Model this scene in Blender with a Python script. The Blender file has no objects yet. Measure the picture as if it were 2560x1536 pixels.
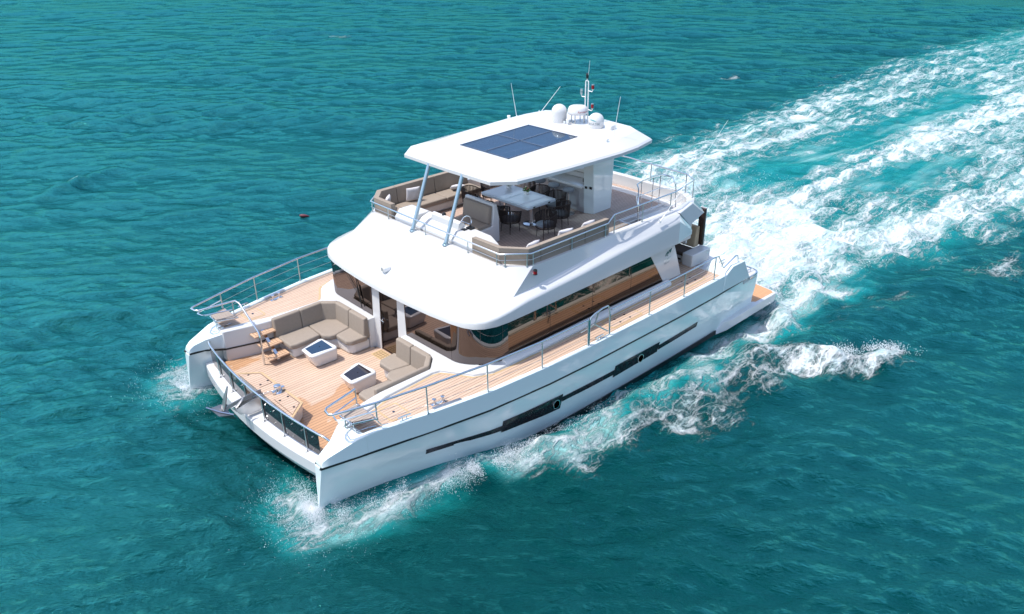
import bpy, bmesh, math, random
import numpy as np
from mathutils import Matrix, Vector
random.seed(7); RNG = np.random.default_rng(11)
S = bpy.context.scene
R = math.radians

# ------------------------------------------------------------------ camera
cam = bpy.data.cameras.new('camera'); co = bpy.data.objects.new('camera', cam); S.collection.objects.link(co); S.camera = co
yaw, pit, rol = 0.815926, 0.448298, 0.0068597
fw = Vector((math.cos(pit)*math.cos(yaw), math.cos(pit)*math.sin(yaw), -math.sin(pit)))
rt = fw.cross(Vector((0, 0, 1))).normalized(); up = rt.cross(fw)
r2 = math.cos(rol)*rt + math.sin(rol)*up; u2 = -math.sin(rol)*rt + math.cos(rol)*up
m = Matrix((r2, u2, -fw)).transposed().to_4x4(); m.translation = Vector((-6.19208, -15.87792, 11.33082))
co.matrix_world = m
cam.sensor_width = 36; cam.lens = 1985.0/2560*36; cam.clip_start = 0.1; cam.clip_end = 9000

# ------------------------------------------------------------------ light
SUN = Vector((-0.42, 0.22, 1)).normalized()
el = math.asin(SUN.z)
w = bpy.data.worlds.new('World'); S.world = w; w.use_nodes = True
nt = w.node_tree; bg = nt.nodes['Background']
sk = nt.nodes.new('ShaderNodeTexSky'); sk.sky_type = 'NISHITA'; sk.sun_disc = False
sk.sun_elevation = el; sk.sun_rotation = math.atan2(SUN.x, SUN.y); sk.dust_density = 1.5; sk.ozone_density = 1.0
nt.links.new(sk.outputs[0], bg.inputs[0]); bg.inputs[1].default_value = 0.15
sl = bpy.data.lights.new('sun', 'SUN'); sl.energy = 2.5; sl.angle = R(0.5); sl.color = (1, 0.965, 0.91)
so = bpy.data.objects.new('sun', sl); S.collection.objects.link(so)
so.rotation_mode = 'QUATERNION'; so.rotation_quaternion = (-SUN).to_track_quat('-Z', 'Y')
S.view_settings.view_transform = 'Standard'; S.view_settings.look = 'None'
S.view_settings.exposure = 0.85; S.view_settings.gamma = 1
S.render.engine = 'CYCLES'; S.cycles.max_bounces = 7; S.cycles.caustics_reflective = False; S.cycles.caustics_refractive = False

# ------------------------------------------------------------------ materials
def mat(name, col, rough=0.5, metal=0.0, spec=0.5, coat=0.0, noise=0.0, nscale=8.0, bump=0.0, bscale=60.0, em=None):
    M_ = bpy.data.materials.new(name); M_.use_nodes = True; t = M_.node_tree; b = t.nodes['Principled BSDF']
    b.inputs['Base Color'].default_value = (*col, 1); b.inputs['Roughness'].default_value = rough
    b.inputs['Metallic'].default_value = metal; b.inputs['Specular IOR Level'].default_value = spec; b.inputs['Coat Weight'].default_value = coat
    tc = t.nodes.new('ShaderNodeTexCoord')
    if noise:
        n = t.nodes.new('ShaderNodeTexNoise'); n.inputs['Scale'].default_value = nscale; n.inputs['Detail'].default_value = 5
        t.links.new(tc.outputs['Object'], n.inputs['Vector'])
        r = t.nodes.new('ShaderNodeMapRange'); r.inputs[3].default_value = 1-noise; r.inputs[4].default_value = 1+noise
        t.links.new(n.outputs[0], r.inputs[0])
        mx = t.nodes.new('ShaderNodeVectorMath'); mx.operation = 'SCALE'; mx.inputs[0].default_value = col
        t.links.new(r.outputs[0], mx.inputs['Scale']); t.links.new(mx.outputs[0], b.inputs['Base Color'])
    if bump:
        n2 = t.nodes.new('ShaderNodeTexNoise'); n2.inputs['Scale'].default_value = bscale; n2.inputs['Detail'].default_value = 4
        t.links.new(tc.outputs['Object'], n2.inputs['Vector'])
        bp = t.nodes.new('ShaderNodeBump'); bp.inputs['Strength'].default_value = bump; bp.inputs['Distance'].default_value = 0.01
        t.links.new(n2.outputs[0], bp.inputs['Height']); t.links.new(bp.outputs[0], b.inputs['Normal'])
    return M_

gel = mat('gelcoat', (0.62, 0.62, 0.62), 0.16, coat=0.3, noise=0.015, nscale=1.2, bump=0.02, bscale=3)
gelhull = mat('hull_gelcoat', (0.75, 0.83, 0.83), 0.05, coat=1.0, spec=0.8, noise=0.02, nscale=0.8, bump=0.03, bscale=1.5)  # white gelcoat; the shaded side's cyan cast is put into the base colour
steel = mat('polished_steel', (0.72, 0.73, 0.75), 0.12, metal=1.0)
satin = mat('satin_steel', (0.55, 0.56, 0.58), 0.3, metal=1.0)
anod = mat('anodised_pole', (0.36, 0.46, 0.54), 0.22, metal=0.6)
black = mat('black_rubber', (0.012, 0.012, 0.014), 0.35)
fabric = mat('taupe_fabric', (0.30, 0.25, 0.205), 0.85, spec=0.2, noise=0.10, nscale=14, bump=0.35, bscale=120)
fabdark = mat('grey_fabric', (0.21, 0.225, 0.25), 0.75, spec=0.25, noise=0.05, bump=0.2, bscale=150)
pillowm = mat('pale_pillow', (0.60, 0.585, 0.60), 0.9, spec=0.1, noise=0.04, nscale=9, bump=0.3, bscale=60)
rope = mat('brown_rope', (0.026, 0.014, 0.011), 0.7, noise=0.3, nscale=30)
stone = mat('pale_stone', (0.82, 0.83, 0.84), 0.22, noise=0.03, nscale=5)
stonerim = mat('table_frame', (0.58, 0.62, 0.66), 0.3)
plexi = mat('smoked_plexi', (0.018, 0.012, 0.016), 0.04, spec=0.8)
redm = mat('red_lens', (0.25, 0.005, 0.01), 0.1)
bluel = mat('courtesy_lens', (0.12, 0.09, 0.65), 0.2)
blueg = mat('hatch_glass', (0.012, 0.035, 0.075), 0.03, spec=0.8)
plastic = mat('white_plastic', (0.78, 0.78, 0.77), 0.4)
green = mat('leaves', (0.09, 0.17, 0.03), 0.6)
pink = mat('petals', (0.55, 0.12, 0.12), 0.6); cream = mat('cream_petals', (0.7, 0.66, 0.42), 0.6)
emblem = mat('emblem_green', (0.0, 0.085, 0.085), 0.4)
greyt = mat('lettering_grey', (0.16, 0.21, 0.23), 0.4); redt = mat('lettering_red', (0.42, 0.06, 0.08), 0.4)
woodstrip = mat('varnished_edge', (0.60, 0.36, 0.17), 0.35)
brownm = mat('dark_brown_trim', (0.05, 0.028, 0.022), 0.2)
floatm = mat('red_float', (0.10, 0.008, 0.018), 0.5)

def teak(name, plank, base, dark, wet=False, gap=0.007, rot=False, off=0.0):
    M_ = bpy.data.materials.new(name); M_.use_nodes = True; t = M_.node_tree; b = t.nodes['Principled BSDF']
    N = t.nodes.new; L = t.links.new
    tc = N('ShaderNodeTexCoord'); sp = N('ShaderNodeSeparateXYZ'); L(tc.outputs['Object'], sp.inputs[0])
    def mth(op, a, b_=None, c=None):
        n = N('ShaderNodeMath'); n.operation = op
        for i, v in enumerate((a, b_, c)):
            if v is None: continue
            if isinstance(v, (int, float)): n.inputs[i].default_value = v
            else: L(v, n.inputs[i])
        return n.outputs[0]
    ax = sp.outputs['X'] if rot else sp.outputs['Y']
    q = mth('DIVIDE', mth('ADD', ax, 50+off), plank); fr = mth('FRACT', q); idn = mth('FLOOR', q)
    line = mth('LESS_THAN', fr, gap/plank)
    wn = N('ShaderNodeTexWhiteNoise'); wn.noise_dimensions = '1D'; L(idn, wn.inputs['W'])
    gr = N('ShaderNodeTexNoise'); mp = N('ShaderNodeMapping'); mp.inputs['Scale'].default_value = (2, 45, 10) if not rot else (45, 2, 10)
    L(tc.outputs['Object'], mp.inputs[0]); L(mp.outputs[0], gr.inputs['Vector']); gr.inputs['Scale'].default_value = 1; gr.inputs['Detail'].default_value = 6
    bl = N('ShaderNodeTexNoise'); L(tc.outputs['Object'], bl.inputs['Vector']); bl.inputs['Scale'].default_value = 0.8; bl.inputs['Detail'].default_value = 4
    v = mth('ADD', mth('MULTIPLY', wn.outputs[0], 0.12), mth('ADD', mth('MULTIPLY', gr.outputs[0], 0.30), mth('MULTIPLY', bl.outputs[0], 0.22)))
    v = mth('ADD', v, 0.62)
    sc = N('ShaderNodeVectorMath'); sc.operation = 'SCALE'; L(v, sc.inputs['Scale']); sc.inputs[0].default_value = base
    col = sc.outputs[0]
    if wet:
        nz = N('ShaderNodeTexNoise'); mp2 = N('ShaderNodeMapping'); mp2.inputs['Location'].default_value = (3.3, 1.2, 0); mp2.inputs['Scale'].default_value = (0.8, 1.2, 1)
        L(tc.outputs['Object'], mp2.inputs[0]); L(mp2.outputs[0], nz.inputs['Vector']); nz.inputs['Scale'].default_value = 0.9; nz.inputs['Detail'].default_value = 6; nz.inputs['Distortion'].default_value = 1.2
        # spilled-water area: soft blob over the port half and the starboard corner of the floor
        def blob(cx, cy, rx, ry):
            dx = mth('DIVIDE', mth('SUBTRACT', sp.outputs['X'], cx), rx); dy = mth('DIVIDE', mth('SUBTRACT', sp.outputs['Y'], cy), ry)
            return mth('SUBTRACT', 1.0, mth('ADD', mth('MULTIPLY', dx, dx), mth('MULTIPLY', dy, dy)))
        bb = mth('MAXIMUM', blob(1.6, -1.3, 1.25, 1.9), blob(1.15, 2.55, 0.75, 0.42))
        wv = mth('ADD', mth('MULTIPLY', bb, 0.5), mth('MULTIPLY', mth('SUBTRACT', nz.outputs[0], 0.5), 2.6))
        ramp = N('ShaderNodeMapRange'); ramp.interpolation_type = 'SMOOTHSTEP'; L(wv, ramp.inputs[0]); ramp.inputs[1].default_value = 0.0; ramp.inputs[2].default_value = 0.16
        mw = N('ShaderNodeMix'); mw.data_type = 'RGBA'; mw.blend_type = 'MULTIPLY'; L(ramp.outputs[0], mw.inputs[0]); L(col, mw.inputs[6]); mw.inputs[7].default_value = (0.90, 0.72, 0.53, 1)
        col = mw.outputs[2]
        rr = N('ShaderNodeMapRange'); L(ramp.outputs[0], rr.inputs[0]); rr.inputs[3].default_value = 0.6; rr.inputs[4].default_value = 0.25; L(rr.outputs[0], b.inputs['Roughness'])
    else: b.inputs['Roughness'].default_value = 0.6
    mx = N('ShaderNodeMix'); mx.data_type = 'RGBA'; L(line, mx.inputs[0]); L(col, mx.inputs[6]); mx.inputs[7].default_value = (*dark, 1)
    L(mx.outputs[2], b.inputs['Base Color']); b.inputs['Specular IOR Level'].default_value = 0.3
    return M_
TB = (0.57, 0.41, 0.305)
teakF = teak('foredeck_teak', 0.10, TB, (0.15, 0.085, 0.06), wet=True, gap=.011)
teakS = teak('side_deck_teak', 0.092, TB, (0.15, 0.085, 0.06), gap=.011)
teakU = teak('upper_deck_teak', 0.080, (0.55, 0.41, 0.335), (0.13, 0.065, 0.05), gap=0.015)
teakP = teak('platform_teak', 0.07, (0.62, 0.33, 0.17), (0.15, 0.08, 0.05))
teakX = teak('slat_teak', 0.075, (0.40, 0.33, 0.28), (0.08, 0.06, 0.05), gap=0.01)
teakmargin = mat('teak_margin', (0.50, 0.35, 0.19), 0.55, noise=0.1, nscale=6)
teaksolid = mat('teak_solid', (0.56, 0.36, 0.23), 0.5, noise=0.12, nscale=7)
inlay = mat('teak_inlay_line', (0.17, 0.10, 0.06), 0.6); yellow = mat('pale_inlay', (0.55, 0.42, 0.14), 0.5)

def glassmat(name, tint, refl, through):
    M_ = bpy.data.materials.new(name); M_.use_nodes = True; t = M_.node_tree; t.nodes.clear(); N = t.nodes.new; L = t.links.new
    o = N('ShaderNodeOutputMaterial'); g = N('ShaderNodeBsdfGlossy'); g.inputs['Roughness'].default_value = 0.01; g.inputs['Color'].default_value = (*tint, 1)
    tr = N('ShaderNodeBsdfTransparent'); tr.inputs['Color'].default_value = (*through, 1)
    lw = N('ShaderNodeLayerWeight'); lw.inputs['Blend'].default_value = 0.35
    r = N('ShaderNodeMapRange'); L(lw.outputs['Facing'], r.inputs[0]); r.inputs[1].default_value = 0; r.inputs[2].default_value = 1; r.inputs[3].default_value = refl; r.inputs[4].default_value = 0.75
    mx = N('ShaderNodeMixShader'); L(r.outputs[0], mx.inputs[0]); L(tr.outputs[0], mx.inputs[1]); L(g.outputs[0], mx.inputs[2]); L(mx.outputs[0], o.inputs[0])
    return M_
glassm = glassmat('tinted_glass', (0.47, 0.41, 0.40), 0.19, (0.05, 0.045, 0.045))
glassside = glassmat('mirror_tint_glass', (0.42, 0.315, 0.25), 0.25, (0.02, 0.02, 0.025))
skyglass = glassmat('skylight_glass', (0.38, 0.46, 0.55), 0.24, (0.40, 0.49, 0.56))

# ------------------------------------------------------------------ geometry helpers
TH = R(1.7)
M0 = Matrix(((math.cos(TH), 0, -math.sin(TH), 0), (0, 1, 0, 0), (math.sin(TH), 0, math.cos(TH), 0), (0, 0, 0, 1)))   # the yacht's trim on the water

class MB:
    def __init__(s): s.v = []; s.f = []
    def add(s, vs, fs):
        n = len(s.v); s.v += [tuple(p) for p in vs]; s.f += [tuple(i+n for i in f) for f in fs]; return s
    def box(s, x0, x1, y0, y1, z0, z1):
        return s.prism([(x0, y0), (x1, y0), (x1, y1), (x0, y1)], z0, z1)
    def prism(s, poly, z0, z1, top=None):
        n = len(poly); tp = top or poly
        zb = (lambda p: z0(p)) if callable(z0) else (lambda p: z0); zt = (lambda p: z1(p)) if callable(z1) else (lambda p: z1)
        vs = [(p[0], p[1], zb(p)) for p in poly]+[(p[0], p[1], zt(p)) for p in tp]
        return s.add(vs, [tuple(range(n-1, -1, -1)), tuple(range(n, 2*n))]+[(i, (i+1) % n, n+(i+1) % n, n+i) for i in range(n)])
    def sheet(s, poly, z=None):
        vs = [(p[0], p[1], z if z is not None else p[2]) for p in poly]; return s.add(vs, [tuple(range(len(vs)))])
    def loft(s, rings, closed=True, caps=True):
        n = len(rings[0]); vs = [p for r in rings for p in r]; fs = []
        for k in range(len(rings)-1):
            for i in range(n if closed else n-1):
                j = (i+1) % n; fs.append((k*n+i, k*n+j, (k+1)*n+j, (k+1)*n+i))
        if caps and closed: fs += [tuple(range(n-1, -1, -1)), tuple(range((len(rings)-1)*n, len(rings)*n))]
        return s.add(vs, fs)
    def tube(s, pts, r, n=10, rend=None, cap=True, closed=False, smooth=0):
        P = [Vector(p) for p in pts]
        if smooth:
            for _ in range(smooth):
                Q = [P[0]]
                for a, b in zip(P[:-1], P[1:]): Q += [a*.75+b*.25, a*.25+b*.75]
                Q.append(P[-1]); P = Q
        if closed: P = P+[P[0]]
        rings = []; u = None
        for i, p in enumerate(P):
            if closed and i in (0, len(P)-1): d = (P[1]-P[0]).normalized()+(P[-1]-P[-2]).normalized()
            elif i == 0: d = P[1]-P[0]
            elif i == len(P)-1: d = P[-1]-P[-2]
            else: d = (P[i+1]-p).normalized()+(p-P[i-1]).normalized()
            d.normalize()
            if u is None: u = d.orthogonal().normalized()
            else:
                u = (u-d*u.dot(d)).normalized()
            v = d.cross(u); rr = r if rend is None else r+(rend-r)*i/(len(P)-1)
            rings.append([p+(u*math.cos(a)+v*math.sin(a))*rr for a in [2*math.pi*k/n for k in range(n)]])
        return s.loft(rings, True, cap and not closed)
    def lathe(s, c, prof, n=24, ax='z'):
        rings = []
        for r, z in prof:
            r = max(r, 1e-4); ring = []
            for k in range(n):
                a = 2*math.pi*k/n; q = (r*math.cos(a), r*math.sin(a), z)
                if ax == 'y': q = (q[0], q[2], q[1])
                if ax == 'x': q = (q[2], q[0], q[1])
                ring.append((c[0]+q[0], c[1]+q[1], c[2]+q[2]))
            rings.append(ring)
        return s.loft(rings)
    def xf(s, Mx):
        s.v = [tuple(Mx @ Vector(p)) for p in s.v]; return s

def make(name, mb, m, parent=None, bevel=0.0, sharp=38, loc=None, seg=2, recalc=True):
    me = bpy.data.meshes.new(name); vs = mb.v
    if loc is not None: vs = [(p[0]-loc[0], p[1]-loc[1], p[2]-loc[2]) for p in vs]
    me.from_pydata([tuple(p) for p in vs], [], mb.f); me.update()
    if recalc:
        b = bmesh.new(); b.from_mesh(me); bmesh.ops.recalc_face_normals(b, faces=b.faces); b.to_mesh(me); b.free()
    me.materials.append(m)
    for p in me.polygons: p.use_smooth = True
    me.set_sharp_from_angle(angle=R(sharp))
    o = bpy.data.objects.new(name, me); S.collection.objects.link(o)
    if bevel:
        md = o.modifiers.new('bevel', 'BEVEL'); md.width = bevel; md.segments = seg; md.limit_method = 'ANGLE'; md.angle_limit = R(30); md.harden_normals = False
    if parent is not None: o.parent = parent
    return o

def thing(name, label, cat, loc, rz=0, group=None):
    o = bpy.data.objects.new(name, None); S.collection.objects.link(o); o.empty_display_size = 0.2
    o['label'] = label; o['category'] = cat
    if group: o['group'] = group
    o['_loc'] = 0; del o['_loc']
    o.matrix_world = M0 @ Matrix.Translation(Vector(loc)) @ Matrix.Rotation(rz, 4, 'Z')
    return o
def single(name, mb, m, label, cat, loc, group=None, bevel=0.0, rz=0, **k):
    o = make(name, mb, m, None, bevel, loc=loc, **k); o['label'] = label; o['category'] = cat
    if group: o['group'] = group
    o.matrix_world = M0 @ Matrix.Translation(Vector(loc)) @ Matrix.Rotation(rz, 4, 'Z'); return o
def copy_tree(o, parent=None):
    c = o.copy(); S.collection.objects.link(c); c.parent = parent
    for ch in list(o.children): copy_tree(ch, c)
    return c
def mir(p, s): return (p[0], p[1]*s) + tuple(p[2:])
def interp(tab, x):
    xs = [t[0] for t in tab]; return float(np.interp(x, xs, [t[1] for t in tab]))
def textmesh(body, size, shear=0.0):
    cu = bpy.data.curves.new('t', 'FONT'); cu.body = body; cu.size = size; cu.shear = shear; cu.extrude = 0; cu.align_x = 'CENTER'
    o = bpy.data.objects.new('t', cu); me = o.to_mesh(); vs = [tuple(v.co) for v in me.vertices]; fs = [tuple(p.vertices) for p in me.polygons]
    o.to_mesh_clear(); bpy.data.objects.remove(o); bpy.data.curves.remove(cu); return vs, fs

# ================================================================== THE YACHT
Y = thing('yacht', 'white power catamaran under way with teak decks, flybridge and hardtop', 'yacht', (0, 0, 0))

GUN = [(0.1, 3.43), (0.94, 3.63), (1.5, 3.74), (2.57, 3.98), (4.09, 4.26), (5.8, 4.42), (7.4, 4.47), (11, 4.48), (12.9, 4.46), (15.4, 4.36)]   # outer edge in plan
def gun(x): return interp(GUN, x)
SEAM = [(0.1, 1.12), (3, 1.11), (6, 1.10), (11, 1.06), (15.4, 1.07)]
def seam(x): return interp(SEAM, x)
INN = [(0.14, 3.17), (0.7, 3.13), (1.5, 3.0), (3, 2.85), (5, 2.7), (8, 2.6), (15.4, 2.6)]

for s in (-1, 1):
    # lower hull
    rings = []
    for x in (0.14, 0.35, 0.7, 1.1, 1.6, 2.2, 3.0, 4.1, 5.2, 6.4, 7.8, 9.4, 11, 12.9, 14.2, 15.38):
        k = min(1, (x-0.14)/3.0); g = gun(x)-0.02; zi = seam(x)-0.02; yi = interp(INN, x)
        f = min(1, (x-0.14)/1.6); zx = lambda z: x-0.12*(1-z/1.12)*(1-k)
        yo0 = 3.30+(g-0.09-3.30)*min(1, ((x-0.14)/4.2)**0.72) if x > 0.14 else 3.30
        yi0 = 3.30+(yi-3.30)*f**0.8
        yo_m = g*0.5+yo0*0.5
        kz = -0.9-0.2*k; ym = (yo0+yi0)/2
        pts = [(zx(zi), g, zi), (zx(.55), yo_m*0.55+g*0.45, .55), (zx(.1), yo0, .1), (zx(-.38), yo0-0.02*k, -.38), (zx(-.42), yo0-0.10*k, -.42),
               (zx(kz), ym, kz), (zx(-.4), yi0, -.4), (zx(.1), yi0, .1), (zx(.6), (yi0+yi)/2, .6), (zx(zi), yi, zi)]
        if x == 0.14:
            pts = [(0.14, 3.43, zi), (0.075, 3.37, .55), (0.02, 3.312, .1), (-.04, 3.305, -.38), (-.045, 3.304, -.42), (-.1, 3.30, -.95), (-.04, 3.295, -.4), (0.02, 3.288, .1), (0.075, 3.235, .6), (0.14, 3.17, zi)]
        rings.append([mir(p, s) for p in pts])
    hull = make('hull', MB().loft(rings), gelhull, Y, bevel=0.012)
    # boot stripe along the chine
    st = MB(); r0 = []
    for x in np.linspace(5.6, 13.25, 12):
        yo = 3.30+(gun(x)-0.11-3.30)*min(1, ((x-0.14)/4.2)**0.72)
        r0.append([mir((x, yo-0.01, -.27), s), mir((x, yo+0.035, -.25), s), mir((x, yo+0.035, -.39), s), mir((x, yo-0.01, -.38), s)])
    st.loft(r0); make('boot_stripe', st, black, hull)
    # stern quarter sponson and chine step
    sp = MB()
    sp.prism([mir(p, s) for p in [(13.2, 4.2), (13.25, 4.36), (13.75, 4.44), (16.6, 4.41), (16.6, 4.2)]], -0.42, -0.1, top=[mir(p, s) for p in [(13.6, 4.2), (13.65, 4.36), (13.95, 4.46), (16.6, 4.42), (16.6, 4.2)]])
    make('sponson', sp, gel, hull, bevel=0.02)
    # bulwark above the black seam, with the sloping bow cap
    rings = []
    TOP = [(0.155, 1.18), (0.2, 1.28), (0.32, 1.355), (0.94, 1.56), (1.35, 1.61), (13.3, 1.61), (13.42, 1.66), (13.65, 1.80), (14.3, 1.79), (14.72, 1.14)]
    YI = [(0.155, 3.17), (0.5, 3.13), (0.98, 2.80), (1.3, 2.78)]
    for x in (0.155, 0.2, 0.32, 0.6, 0.94, 1.15):
        zt = interp(TOP, x); zb = seam(x)+0.025; g = gun(x)+0.012; yi = interp(YI, x); ins = 0.0 if x > 0.3 else 0.02
        rings.append([mir(p, s) for p in [(x, g, zb), (x, g-0.02-ins, zt-0.02), (x, g-0.06-ins, zt), (x, yi+0.07, zt), (x, yi+0.02, zt-0.03), (x, yi, zb)]])
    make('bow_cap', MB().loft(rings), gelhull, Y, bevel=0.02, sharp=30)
    rings = []
    for x in (1.15, 1.35, 2, 2.6, 3.3, 4.1, 5, 5.9, 7.4, 9, 11, 12.9, 13.3, 13.42, 13.65):
        zt = min(interp(TOP, x), 1.62); zb = seam(x)+0.025; g = gun(x)+0.012; wd = 0.15
        rings.append([mir(p, s) for p in [(x, g, zb), (x, g-0.012, zt-0.015), (x, g-0.03, zt), (x, g-wd+0.02, zt), (x, g-wd, zt-0.02), (x, g-wd, zb)]])
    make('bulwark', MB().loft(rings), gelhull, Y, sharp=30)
    bq = MB(); prof = [(13.25, 1.10), (13.30, 1.60), (13.42, 1.68), (13.66, 1.81), (14.28, 1.80), (14.70, 1.10)]
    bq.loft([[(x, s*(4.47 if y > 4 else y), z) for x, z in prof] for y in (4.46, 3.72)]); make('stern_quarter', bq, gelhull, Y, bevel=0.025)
    # hull top shelf aft with rounded rubber rail
    make('aft_hull_top', MB().prism([mir(p, s) for p in [(14.5, 3.4), (14.5, 4.40), (15.25, 4.36), (15.38, 4.2), (15.38, 3.4)]], 0.9, 1.075), gel, Y, bevel=0.02)
    make('rub_rail', MB().tube([mir(p, s) for p in [(14.72, 4.44, 1.06), (15.2, 4.40, 1.06), (15.37, 4.3, 1.06), (15.41, 4.05, 1.06), (15.41, 3.4, 1.06)]], 0.035, 8, smooth=1), steel, Y)
    # black seam between hull and bulwark, outside and inside
    sm = MB(); r1 = []
    for x in [0.13, 0.2, 0.6, 1.1, 2, 3, 4.1, 5.9, 7.4, 9, 11, 12.9, 14.6]:
        r1.append([mir((x-(0.02 if x < .15 else 0), gun(x)-0.03, seam(x)-.022), s), mir((x, gun(x)+0.014, seam(x)-.022), s), mir((x, gun(x)+0.014, seam(x)+.030), s), mir((x, gun(x)-0.03, seam(x)+.030), s)])
    sm.loft(r1)
    sm.loft([[mir((x, y+0.02, z-.018), s), mir((x, y-0.010, z-.018), s), mir((x, y-0.010, z+.022), s), mir((x, y+0.02, z+.022), s)] for x, y, z in ((.16, 3.165, 1.12), (.55, 3.11, 1.11), (.96, 2.80, 1.10), (1.8, 2.575, 1.08), (2.28, 2.498, 1.07))])
    make('seam_stripe', sm, black, Y)
    # side deck: white base with teak laid on it
    base = [(1.0, 2.9), (2.3, 2.60), (3.7, 2.52), (5.0, 3.3), (13.0, 3.3), (13.0, 2.0), (13.35, 2.0), (13.35, 4.36), (11, 4.4), (7.4, 4.4), (5.9, 4.35), (4.09, 4.18), (2.57, 3.9), (1.35, 3.63), (1.0, 3.58)]
    make('side_deck_base', MB().prism([mir(p, s) for p in base], 1.40, 1.552), gel, Y)
    tk = [(1.02, 3.12), (1.9, 2.92), (2.3, 2.79), (3.66, 2.70), (3.86, 2.74), (4.02, 2.95), (4.32, 3.45), (4.75, 3.67), (5.2, 3.70), (11.7, 3.70), (12.1, 2.9), (13.3, 2.9), (13.3, 4.31), (11, 4.325), (7.4, 4.315), (5.9, 4.265), (4.09, 4.105), (2.57, 3.825), (1.5, 3.585), (1.02, 3.44)]
    make('side_deck', MB().prism([mir(p, s) for p in tk], 1.552, 1.560), teakS, Y)
    mg = MB()     # margin plank round the inner edge
    for a, b in zip([(1.02, 3.14), (1.9, 2.94), (2.3, 2.81), (3.66, 2.72), (3.85, 2.76), (4.0, 2.97), (4.30, 3.47), (4.74, 3.69), (5.2, 3.72)], [(1.9, 2.94), (2.3, 2.81), (3.66, 2.72), (3.85, 2.76), (4.0, 2.97), (4.30, 3.47), (4.74, 3.69), (5.2, 3.72), (11.7, 3.72)]):
        d = Vector((b[0]-a[0], b[1]-a[1])).normalized(); n = Vector((-d.y, d.x))*0.03
        mg.prism([mir(p, s) for p in [(a[0]-n.x, a[1]-n.y), (b[0]-n.x, b[1]-n.y), (b[0]+n.x, b[1]+n.y), (a[0]+n.x, a[1]+n.y)]], 1.556, 1.563)
    make('deck_margin', mg, teakmargin, Y)
    # coaming: walls round the forward cockpit, sill below the windows, ledge along the side
    co_ = [(0.98, 2.80), (1.8, 2.58), (2.3, 2.50), (3.75, 2.50), (4.13, 2.12), (4.13, 0.70), (4.72, 0.70), (4.72, 3.2), (5.3, 3.44), (11.75, 3.44), (11.75, 3.66), (5.2, 3.66), (4.77, 3.64), (4.35, 3.43), (4.05, 2.95), (3.9, 2.71), (3.7, 2.66), (2.3, 2.74), (1.9, 2.86), (0.98, 3.06)]
    make('coaming', MB().prism([mir(p, s) for p in co_], 0.70, 1.615), gel, Y, bevel=0.025)
    make('window_ledge', MB().loft([[mir((x, 3.44, 1.63), s), mir((x, 3.50, 1.70), s), mir((x, 3.62, 1.65), s), mir((x, 3.67, 1.57), s), mir((x, 3.44, 1.57), s)] for x in (5.2, 11.75)]), gel, Y, bevel=0.02)
    # deck hatches with rounded margins
    for (hx, hy, hl, hw) in ((2.10, 3.32, .26, .30), (9.1, 4.0, .62, .24), (12.3, 3.85, .55, .27)):
        hb = MB(); 
        def rr(L_, W_, r_=.09, k=5):
            out = []
            for cx, cy, a0 in ((L_-r_, W_-r_, 0), (-L_+r_, W_-r_, 90), (-L_+r_, -W_+r_, 180), (L_-r_, -W_+r_, 270)):
                for i in range(k): a = R(a0+90*i/(k-1)); out.append((hx+cx+r_*math.cos(a), s*hy+cy+r_*math.sin(a)))
            return out
        hb.prism(rr(hl, hw), 1.556, 1.564); ht = make('deck_hatch', hb, teakmargin, Y)
        hb = MB(); hb.prism(rr(hl-.045, hw-.045, .06), 1.558, 1.5665); make('hatch_panel', hb, teakS, ht)
        for cx, cy in (((0, 0),) if hl < .4 else ((-.2, -.1), (.2, -.1), (-.2, .1), (.2, .1))):
            make('hatch_latch', MB().lathe((hx+cx, s*hy+cy, 1.566), [(.001, 0), (.032, 0), (.030, .006), (.001, .007)], 14), blueg if hl < .4 else black, ht)
    # windows let into the hull, each band and its porthole
    for (x0, x1, zt0, zb0, zt1, zb1, port) in ((2.5, 4.52, .62, .49, .47, .34, None), (4.50, 6.40, .60, .28, .57, .14, 6.18), (6.40, 8.38, .48, .34, .44, .29, None), (8.38, 10.27, .56, .20, .55, .24, 9.45), (10.27, 12.1, .44, .29, .49, .34, None)):
        pts = []; nseg = 12
        def hy_(x, z):
            g = gun(x)-0.02; yo0 = 3.30+(g-0.09-3.30)*min(1, ((x-0.14)/4.2)**0.72); ym_ = (g+yo0)/2*.55+g*.45
            return float(np.interp(z, [.1, .55, 1.1], [yo0, ym_, g]))+0.016
        top = [(x0+(x1-x0)*i/nseg, zt0+(zt1-zt0)*i/nseg) for i in range(nseg+1)]; bot = [(x0-(0.03 if port else 0)+(x1-x0-0.02)*i/nseg, zb0+(zb1-zb0)*i/nseg) for i in range(nseg+1)]
        hw_ = MB(); n = nseg+1
        vs = [mir((x, hy_(x, z), z), s) for x, z in top]+[mir((x, hy_(x, z), z), s) for x, z in bot]
        vs += [mir((x, hy_(x, z)-.03, z), s) for x, z in top]+[mir((x, hy_(x, z)-.03, z), s) for x, z in bot]
        fs = [(i, i+1, n+i+1, n+i) for i in range(nseg)]+[(2*n+i, 2*n+i+1, i+1, i) for i in range(nseg)]+[(n+i, n+i+1, 3*n+i+1, 3*n+i) for i in range(nseg)]+[(0, n, 3*n, 2*n), (nseg, 2*n+nseg, 3*n+nseg, n+nseg)]
        hw_.add(vs, fs); wo = make('hull_window', hw_, plexi, Y)
        if port:
            c = (port, s*(hy_(port, .36)+.004), .36)
            make('porthole', MB().lathe(c, [(.105, -.02), (.105, .012), (.125, .012), (.125, -.02)], 28, 'y'), steel, wo)

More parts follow.
